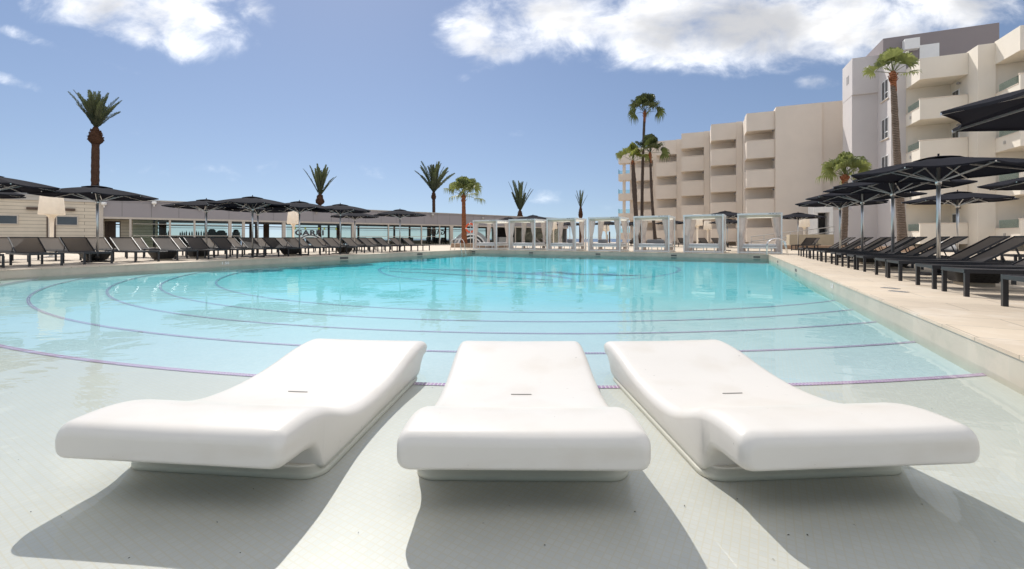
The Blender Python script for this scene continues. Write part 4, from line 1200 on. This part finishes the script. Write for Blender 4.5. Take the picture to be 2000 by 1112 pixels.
# lifebuoy on a post
lb = thing('lifebuoy_stand', 'orange lifebuoy on a slim post beside the reddish palm', 'lifebuoy', at(918.5, 37.2), R(-12))
b = MB(); b.tube([(.0, .08, 0), (.0, .08, 2.2)], .03, 8); b.build('post', M['alu'], lb)
b = MB(); n, m_ = 28, 10
rg = []
for i in range(n):
    a = 2 * math.pi * i / n; c = Vector((.36 * math.cos(a), 0, 1.70 + .36 * math.sin(a)))
    rg.append(b.add([c + Vector((math.cos(a), 0, math.sin(a))) * .075 * math.cos(2 * math.pi * k / m_) + Vector((0, .075 * math.sin(2 * math.pi * k / m_), 0)) for k in range(m_)]))
for i in range(n):
    for k in range(m_):
        a, c = rg[i], rg[(i + 1) % n]; b.face((a + k, a + (k + 1) % m_, c + (k + 1) % m_, c + k), None, True, 1 if i % 7 == 0 else 0)
b.build('ring', [M['orange'], M['white']], lb)

# towel on a lounger of the second right row
b = MB(); b.lathe([(.02, .30), (.14, .28), (.22, .18), (.25, .08), (.22, 0)], 18, fn=lambda r_, z, a: r_ * (1 + .08 * math.sin(3 * a)))
o = b.build('rolled_towel', M['pillow']); tag(o, 'white rolled towel lying on a lounger on the right terrace', 'towel')
spawn(lounger, LU, W(20.9, 6.4, DECK), ROT_R, 'black sun lounger with a white towel on it, second row of the right terrace')
p = W(20.9, 7.0, DECK + .372); o.location = p; o.rotation_euler = (0, 0, .4); o.scale = (1.2, .9, 1.1)

# ------------------------------------------------------------------ palms
def trunk(root, base, top, r0, r1, mat, boss=None, bulge=0, seed=0, redtop=None, flare=1.35):
    rr = random.Random(seed)
    n = 40; b = MB(); L = (top - base).length
    pts, rad = [], []
    bow = Vector((rr.uniform(-.12, .12), rr.uniform(-.12, .12), 0)) * L * .1
    for i in range(n + 1):
        f = i / n
        p = base.lerp(top, f) + bow * math.sin(math.pi * f)
        r_ = r0 + (r1 - r0) * f
        r_ *= 1 + (flare - 1) * math.exp(-f * L / .7) + bulge * math.exp(-((f - .75) / .22) ** 2)
        r_ *= 1 + .045 * math.sin(i * 2.4) + rr.uniform(-.035, .035)
        pts.append(p); rad.append(r_)
    b.tube(pts, rad, 14)
    t = b.build('trunk', mat, root)
    if redtop:
        b = MB(); L2 = redtop; d = (top - base).normalized()
        b.tube([top - d * L2, top - d * L2 * .6, top - d * L2 * .2, top + d * .15, top + d * .3], [r1 * 1.05, r1 * 1.08, r1 * 1.1, r1 * 1.15, r1 * .6], 12)
        # stubs of cut leaf bases
        for k in range(26):
            a = rr.uniform(0, 6.28); h = -rr.random() * L2 * .5
            p = top + d * h; o_ = Vector((math.cos(a), math.sin(a), 0))
            b.bar(p + o_ * r1, p + o_ * (r1 * 1.7) + Vector((0, 0, r1 * 1.3)), r1 * .5, r1 * .18)
        b.build('leaf_bases', M['bark_red'], t)
    if boss:
        b = MB(); h, rb = boss; d = Vector((0, 0, 1))
        b.lathe([(r1 * 1.0, -h * .55), (rb * .96, -h * .36), (rb * 1.06, -h * .22), (rb * .92, 0), (rb * .70, h * .2), (rb * .5, h * .42), (rb * .3, h * .6)], 18, top,
                fn=lambda r_, z, a: r_ * (1 + .06 * math.sin(7 * a + z * 9)))
        for k in range(70):
            a = rr.uniform(0, 6.28); f = rr.random(); z = -h * .35 + f * h * .75; o_ = Vector((math.cos(a), math.sin(a), 0))
            rad_ = rb * (1.02 - .6 * max(0, f - .25))
            p = top + Vector((0, 0, z))
            b.bar(p + o_ * rad_ * .75, p + o_ * rad_ * 1.12 + Vector((0, 0, rb * .22)), rb * .26, rb * .1)
        b.build('leaf_bases', M['boss'], t)
    return t

def date_crown(root, top, L, n, el0, el1, mat, seed, droop=.5, dens=34, lw=1.0):
    rr = random.Random(seed); b = MB()
    for k in range(n):
        az = 2 * math.pi * (k * .381966 + rr.uniform(-.03, .03)); f = k / max(1, n - 1)
        el = R(el0 + (el1 - el0) * f + rr.uniform(-5, 5))
        Lk = L * rr.uniform(.86, 1.08) * (1 if f > .2 else .9)
        hd = Vector((math.cos(az), math.sin(az), 0)); p = top.copy(); pts = [p.copy()]; dirs = []
        ns = 14; e = el
        for i in range(ns):
            d = hd * math.cos(e) + Vector((0, 0, math.sin(e)))
            p = p + d * Lk / ns; pts.append(p.copy()); dirs.append(d); e -= R(droop * 60 * (i / ns) / ns * 2 * (1.2 - math.sin(el) * .6))
        dirs.append(dirs[-1])
        b.tube(pts, [L * .011 * (1 - .85 * i / ns) for i in range(ns + 1)], 4, cap=False)
        tw = rr.uniform(-.5, .5)
        for j in range(dens):
            g = .13 + .87 * j / (dens - 1); x = g * ns; i = min(ns - 1, int(x)); q = pts[i].lerp(pts[i + 1], x - i); d = dirs[i]
            sd = d.cross(Vector((0, 0, 1)))
            sd = sd.normalized() if sd.length > .05 else Vector((-hd.y, hd.x, 0))
            up = sd.cross(d).normalized()
            sd = (sd * math.cos(tw) + up * math.sin(tw)).normalized(); up = sd.cross(d).normalized()
            ll = L * (.10 if n < 18 else .135) * (math.sin(math.pi * min(1, .16 + .78 * g)) ** .6) * rr.uniform(.85, 1.15)
            for s in (-1, 1):
                ld = (d * .72 + sd * s * .62 + up * rr.uniform(.12, .38)).normalized()
                tip = q + ld * ll - Vector((0, 0, ll * rr.uniform(.0, .18)))
                mid = q + ld * ll * .5; w_ = L * .0085 * lw
                nv = ld.cross(up).normalized() * w_
                kx = b.add((q - nv * .5, q + nv * .5, mid + nv, tip, mid - nv)); b.face((kx, kx + 1, kx + 2, kx + 3, kx + 4))
    return b.build('crown', mat, root)

def fan_crown(root, top, pet, rad, n, el0, el1, mat, seed, droop=.45, seg=18, spread=105, azs=None):
    rr = random.Random(seed); b = MB()
    for k in range(n):
        f = k / max(1, n - 1)
        az = (2 * math.pi * (k * .381966 + rr.uniform(-.04, .04))) if azs is None else R(azs[k % len(azs)])
        el = R(el0 + (el1 - el0) * f ** .62 + rr.uniform(-8, 8))
        hd = Vector((math.cos(az), math.sin(az), 0)); d = hd * math.cos(el) + Vector((0, 0, math.sin(el)))
        pl_ = pet * rr.uniform(.8, 1.15); c = top + d * pl_ - Vector((0, 0, .08 * pl_ * (1 - math.sin(el))))
        b.tube([top, top + d * pl_ * .5, c], [.022, .018, .012], 4, cap=False)
        sd = d.cross(Vector((0, 0, 1))); sd = sd.normalized() if sd.length > .05 else Vector((1, 0, 0))
        roll = rr.uniform(-1.1, 1.1); up = sd.cross(d).normalized(); sd = sd * math.cos(roll) + up * math.sin(roll)
        fold = rr.uniform(.15, .4); up = sd.cross(d).normalized()
        for j in range(seg):
            a = R(-spread + 2 * spread * j / (seg - 1) + rr.uniform(-2, 2))
            rl_ = rad * rr.uniform(.86, 1.06) * (1 - .22 * (abs(a) / R(spread)) ** 2)
            ld = (d * math.cos(a) + sd * math.sin(a) + up * fold * abs(math.sin(a)) * .6).normalized()
            m1 = c + ld * rl_ * .52; m2 = c + ld * rl_ * .76 - Vector((0, 0, rl_ * droop * .16)); tip = c + ld * rl_ * rr.uniform(.82, .9) - Vector((0, 0, rl_ * droop * rr.uniform(.55, 1.0)))
            w0 = rl_ * R(2 * spread / seg) * .36
            nv = ld.cross(up + Vector((rr.uniform(-.25, .25), rr.uniform(-.25, .25), rr.uniform(-.25, .25)))).normalized()
            kx = b.add((c, m1 - nv * w0, m2 - nv * w0 * .62, tip, m2 + nv * w0 * .62, m1 + nv * w0))
            b.face((kx, kx + 1, kx + 5)); b.face((kx + 1, kx + 2, kx + 4, kx + 5)); b.face((kx + 2, kx + 3, kx + 4))
    return b.build('crown', mat, root)

def palm(label, base):
    r_ = thing('palm_tree', label, 'palm tree', group='palm trees')
    return r_
def P(px, py, Y): return Vector(((px - 1000) / F * Y, Y, EYE + (466 - py) * Y / F))
GZ = DECK
def ground(px, Y): p = at(px, Y); return p
# date palms behind the bar
for (px, Y, ybs, ytop, rtr, boss, L, n, e0, e1, dr_, sd, lab, dens) in (
        (187, 43, 266, 252, .33, (1.5, .56), 3.5, 28, 50, 87, .40, 3, 'tall thick-trunked date palm with upswept fronds behind the cream boarded wall', 40),
        (625, 55, 390, 384, .20, (1.25, .48), 3.9, 17, 56, 87, .28, 4, 'date palm with a bulging base of cut leaf stubs above the bar roof', 34),
        (847, 66, 382, 377, .25, (1.2, .35), 4.6, 22, 46, 87, .45, 5, 'date palm with a wide upswept crown on a slim trunk behind the bar', 36),
        (1015.5, 75, 421, 414, .38, (1.7, .5), 5.1, 16, 58, 87, .22, 6, 'short trimmed date palm behind the left cabanas with a conical stub base', 34),
        (1134, 58, 415, 408, .17, (1.5, .28), 2.5, 8, 60, 87, .12, 8, 'thin sparse date palm with few stiff fronds standing against open sky', 24)):
    r_ = palm(lab, None)
    top = P(px, ybs, Y); base = ground(px, Y)
    trunk(r_, base, top, rtr, rtr * .92, M['bark_date'], boss=boss, seed=sd)
    date_crown(r_, P(px, ytop, Y), L, n, e0, e1, M['date_leaf'], sd, dr_, dens, 1.5 if Y > 50 else 1.15)
# fan palms
for (px0, px1, Y, ytop, r0, r1, pet, rad, n, e0, e1, leaf, bark, red, bulge, dr_, sd, lab) in (
        (907, 905.5, 38.8, 386, .25, .15, 1.05, 1.0, 26, -8, 88, 'fan_leaf', 'bark_red', .9, .0, .8, 11, 'fan palm with reddish smooth trunk in the sandstone planter by the pool ladder'),
        (1246, 1236, 46, 318, .26, .13, 1.3, 1.0, 13, 18, 88, 'fan_yellow', 'bark_dark', 1.4, .55, .4, 12, 'fan palm with swollen dark trunk and yellowish leaves before the hotel end'),
        (1254, 1259, 47.5, 222, .19, .13, 1.3, 1.15, 22, 0, 86, 'fan_dark', 'bark_dark', 1.0, .0, .75, 13, 'tallest slender fan palm before the hotel wing with dark drooping crown'),
        (1281, 1270, 45.5, 302, .17, .11, 1.15, 1.1, 17, 0, 86, 'fan_dark', 'bark_dark', .9, .0, .7, 14, 'leaning slender fan palm with ragged crown, right of the tallest one'),
        (1646, 1650, 31.5, 348, .20, .17, 1.0, .98, 30, -10, 88, 'fan_leaf', 'bark_fan', .4, .0, .75, 15, 'fan palm with full bright green crown before the grey tower'),
        (1764, 1744, 27.2, 148, .24, .145, .95, .82, 18, 5, 86, 'fan_leaf', 'bark_fan', 1.0, .0, .35, 16, 'tall leaning fan palm reaching the roof in front of the hotel block')):
    r_ = palm(lab, None)
    base, top = ground(px0, Y), P(px1, ytop, Y)
    trunk(r_, base, top, r0, r1, M[bark], bulge=bulge, seed=sd, redtop=red, flare=1.3)
    fan_crown(r_, top + Vector((0, 0, .15)), pet, rad, n, e0, e1, M[leaf], sd, dr_)

# ------------------------------------------------------------------ sky, sun, camera
SUN_AZ, SUN_EL = R(-22.4), R(46.8)
w = bpy.data.worlds.new('World'); bpy.context.scene.world = w; w.use_nodes = True
nt = w.node_tree
for n in list(nt.nodes): nt.nodes.remove(n)
out = nt.nodes.new('ShaderNodeOutputWorld')
sky = nt.nodes.new('ShaderNodeTexSky'); sky.sky_type = 'NISHITA'; sky.sun_disc = False
sky.sun_elevation = SUN_EL; sky.sun_rotation = SUN_AZ; sky.air_density = 1.0; sky.dust_density = 0.2; sky.ozone_density = 4.0
hs = nt.nodes.new('ShaderNodeHueSaturation'); hs.inputs['Hue'].default_value = .507; hs.inputs['Saturation'].default_value = .99
tc0 = nt.nodes.new('ShaderNodeTexCoord'); sv = nt.nodes.new('ShaderNodeVectorMath'); sv.operation = 'MULTIPLY_ADD'
sv.inputs[1].default_value = (1, 1, .93); sv.inputs[2].default_value = (0, 0, .07)
nv_ = nt.nodes.new('ShaderNodeVectorMath'); nv_.operation = 'NORMALIZE'
link(nt, tc0.outputs['Generated'], sv.inputs[0]); link(nt, sv.outputs[0], nv_.inputs[0]); link(nt, nv_.outputs[0], sky.inputs[0])
gm = nt.nodes.new('ShaderNodeGamma'); gm.inputs[1].default_value = .80
link(nt, sky.outputs[0], gm.inputs[0]); link(nt, gm.outputs[0], hs.inputs['Color'])
bg = nt.nodes.new('ShaderNodeBackground'); bg.inputs['Strength'].default_value = .139
link(nt, hs.outputs[0], bg.inputs[0])
tc = nt.nodes.new('ShaderNodeTexCoord'); sp = nt.nodes.new('ShaderNodeSeparateXYZ'); link(nt, tc.outputs['Generated'], sp.inputs[0])
def math_(op, a, b_=None, c=None, clamp=False):
    n = nt.nodes.new('ShaderNodeMath'); n.operation = op; n.use_clamp = clamp
    for i, v in enumerate((a, b_, c)):
        if v is None: continue
        if isinstance(v, (int, float)): n.inputs[i].default_value = v
        else: link(nt, v, n.inputs[i])
    return n.outputs[0]
yc = math_('MAXIMUM', sp.outputs['Y'], .06)
qx = math_('DIVIDE', sp.outputs['X'], yc); qz = math_('DIVIDE', sp.outputs['Z'], yc)
cmb = nt.nodes.new('ShaderNodeCombineXYZ'); link(nt, qx, cmb.inputs[0]); link(nt, qz, cmb.inputs[1])
BL = [(215, 8, 150, 62, 0, 1), (330, 40, 165, 70, .25, 1), (375, 88, 70, 42, .1, .9), (300, -60, 260, 90, 0, 1), (500, 22, 62, 34, .55, .55),
      (960, 62, 115, 72, -.1, .95), (925, 115, 60, 26, .1, .45), (1100, 40, 170, 82, 0, 1), (1290, 50, 190, 96, 0, 1.1), (1480, 55, 220, 92, 0, 1.15), (1680, 40, 220, 92, 0, 1.1),
      (1850, 15, 190, 62, -.15, 1.0), (1400, -80, 620, 120, 0, 1.2),
      (1603, 161, 52, 20, 0, .62), (1073, 384, 52, 19, 0, .42), (1190, 402, 52, 16, 0, .33), (80, 82, 150, 12, .32, .30), (45, 165, 130, 10, .28, .26), (1008, 262, 24, 8, 0, .22), (890, 150, 26, 12, 0, .25),
      (150, 260, 200, 10, 0, .12), (420, 330, 240, 12, 0, .10), (560, 345, 120, 14, 0, .10)]
cov = None
for (cx, cy, rx, ry, rot, amp) in BL:
    ux = math_('SUBTRACT', qx, (cx - 1000) / F); uz = math_('SUBTRACT', qz, (466 - cy) / F)
    c_, s_ = math.cos(rot), -math.sin(rot)
    a = math_('ADD', math_('MULTIPLY', ux, c_ * F / rx), math_('MULTIPLY', uz, s_ * F / rx))
    d = math_('ADD', math_('MULTIPLY', ux, -s_ * F / ry), math_('MULTIPLY', uz, c_ * F / ry))
    r2 = math_('ADD', math_('MULTIPLY', a, a), math_('MULTIPLY', d, d))
    v = math_('MULTIPLY', math_('SUBTRACT', 1.25, r2), amp)
    cov = v if cov is None else math_('MAXIMUM', cov, v)
cov = math_('MAXIMUM', cov, -.6)
cov_in = cov
# unseen clouds added overhead and behind, to brighten and neutralise the fill light
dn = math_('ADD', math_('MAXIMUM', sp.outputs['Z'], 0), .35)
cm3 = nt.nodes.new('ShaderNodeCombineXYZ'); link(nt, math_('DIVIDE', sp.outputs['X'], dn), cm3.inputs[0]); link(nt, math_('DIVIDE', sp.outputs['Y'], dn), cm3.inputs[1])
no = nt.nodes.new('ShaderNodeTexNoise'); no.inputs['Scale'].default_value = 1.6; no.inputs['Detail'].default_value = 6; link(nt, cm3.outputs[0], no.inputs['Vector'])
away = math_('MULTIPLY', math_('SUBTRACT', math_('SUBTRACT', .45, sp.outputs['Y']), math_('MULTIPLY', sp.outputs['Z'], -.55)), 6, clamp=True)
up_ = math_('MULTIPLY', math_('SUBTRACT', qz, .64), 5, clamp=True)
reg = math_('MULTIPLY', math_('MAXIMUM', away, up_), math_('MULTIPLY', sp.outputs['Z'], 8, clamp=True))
fill_cov = math_('MULTIPLY', math_('ADD', math_('MULTIPLY', math_('SUBTRACT', no.outputs['Fac'], .40), 7), 0), reg)
cov = math_('MAXIMUM', cov, math_('SUBTRACT', fill_cov, math_('MULTIPLY', math_('SUBTRACT', 1, reg), 1)))
def noise(scale, det, rough, dist=0.0, sx=1, sy=1):
    mp = nt.nodes.new('ShaderNodeMapping'); mp.inputs['Scale'].default_value = (sx, sy, 1); link(nt, cmb.outputs[0], mp.inputs[0])
    n = nt.nodes.new('ShaderNodeTexNoise'); n.inputs['Scale'].default_value = scale; n.inputs['Detail'].default_value = det
    n.inputs['Roughness'].default_value = rough; n.inputs['Distortion'].default_value = dist
    link(nt, mp.outputs[0], n.inputs['Vector']); return n.outputs['Fac']
nz = noise(7.5, 12, .60, .35, 1, 1.5)
nz2 = noise(2.6, 6, .5, .2, 1, 1.8)
dens = math_('ADD', cov, math_('MULTIPLY', math_('SUBTRACT', nz, .5), 2.6))
mr = nt.nodes.new('ShaderNodeMapRange'); mr.interpolation_type = 'SMOOTHERSTEP'; mr.inputs[1].default_value = .08; mr.inputs[2].default_value = 1.8
link(nt, dens, mr.inputs[0])
th = math_('ADD', math_('MULTIPLY', cov_in, .55), math_('MULTIPLY', math_('SUBTRACT', nz2, .5), 2.2))
th = math_('ADD', th, math_('MULTIPLY', math_('SUBTRACT', nz, .5), .5))
m2 = nt.nodes.new('ShaderNodeMapRange'); m2.interpolation_type = 'SMOOTHSTEP'; m2.inputs[1].default_value = .05; m2.inputs[2].default_value = .95
link(nt, th, m2.inputs[0])
cm = nt.nodes.new('ShaderNodeMix'); cm.data_type = 'RGBA'
cm.inputs['A'].default_value = (1.0, .985, .955, 1); cm.inputs['B'].default_value = (.34, .345, .36, 1)
link(nt, m2.outputs[0], cm.inputs['Factor'])
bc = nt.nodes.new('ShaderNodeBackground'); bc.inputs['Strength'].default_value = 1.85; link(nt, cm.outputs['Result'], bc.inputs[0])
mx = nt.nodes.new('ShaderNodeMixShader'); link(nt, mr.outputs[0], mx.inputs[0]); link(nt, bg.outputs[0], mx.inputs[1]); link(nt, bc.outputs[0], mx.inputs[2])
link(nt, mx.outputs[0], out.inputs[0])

sl = bpy.data.lights.new('sun', 'SUN'); sl.energy = 3.35; sl.angle = R(.53); sl.color = (1.0, .955, .89)
so = bpy.data.objects.new('sun', sl); C.objects.link(so)
S = Vector((math.sin(SUN_AZ) * math.cos(SUN_EL), math.cos(SUN_AZ) * math.cos(SUN_EL), math.sin(SUN_EL)))
so.rotation_mode = 'QUATERNION'; so.rotation_quaternion = S.to_track_quat('Z', 'Y')

cam = bpy.data.cameras.new('camera'); co = bpy.data.objects.new('camera', cam); C.objects.link(co)
cam.sensor_width = 36; cam.lens = 36 * F / 2000; cam.shift_y = -.045; cam.clip_start = .05; cam.clip_end = 30000
co.location = (0, 0, EYE); co.rotation_euler = (R(90), 0, 0)
sc = bpy.context.scene; sc.camera = co
sc.view_settings.view_transform = 'Standard'; sc.view_settings.look = 'None'; sc.view_settings.gamma = 1; sc.view_settings.exposure = .07
sc.render.engine = 'CYCLES'
cy = sc.cycles
cy.use_denoising = True
try: cy.denoiser = 'OPENIMAGEDENOISE'
except Exception: pass
cy.max_bounces = 8; cy.transparent_max_bounces = 24; cy.diffuse_bounces = 4; cy.glossy_bounces = 3; cy.transmission_bounces = 4
cy.caustics_reflective = False; cy.caustics_refractive = False
cy.sample_clamp_indirect = 8
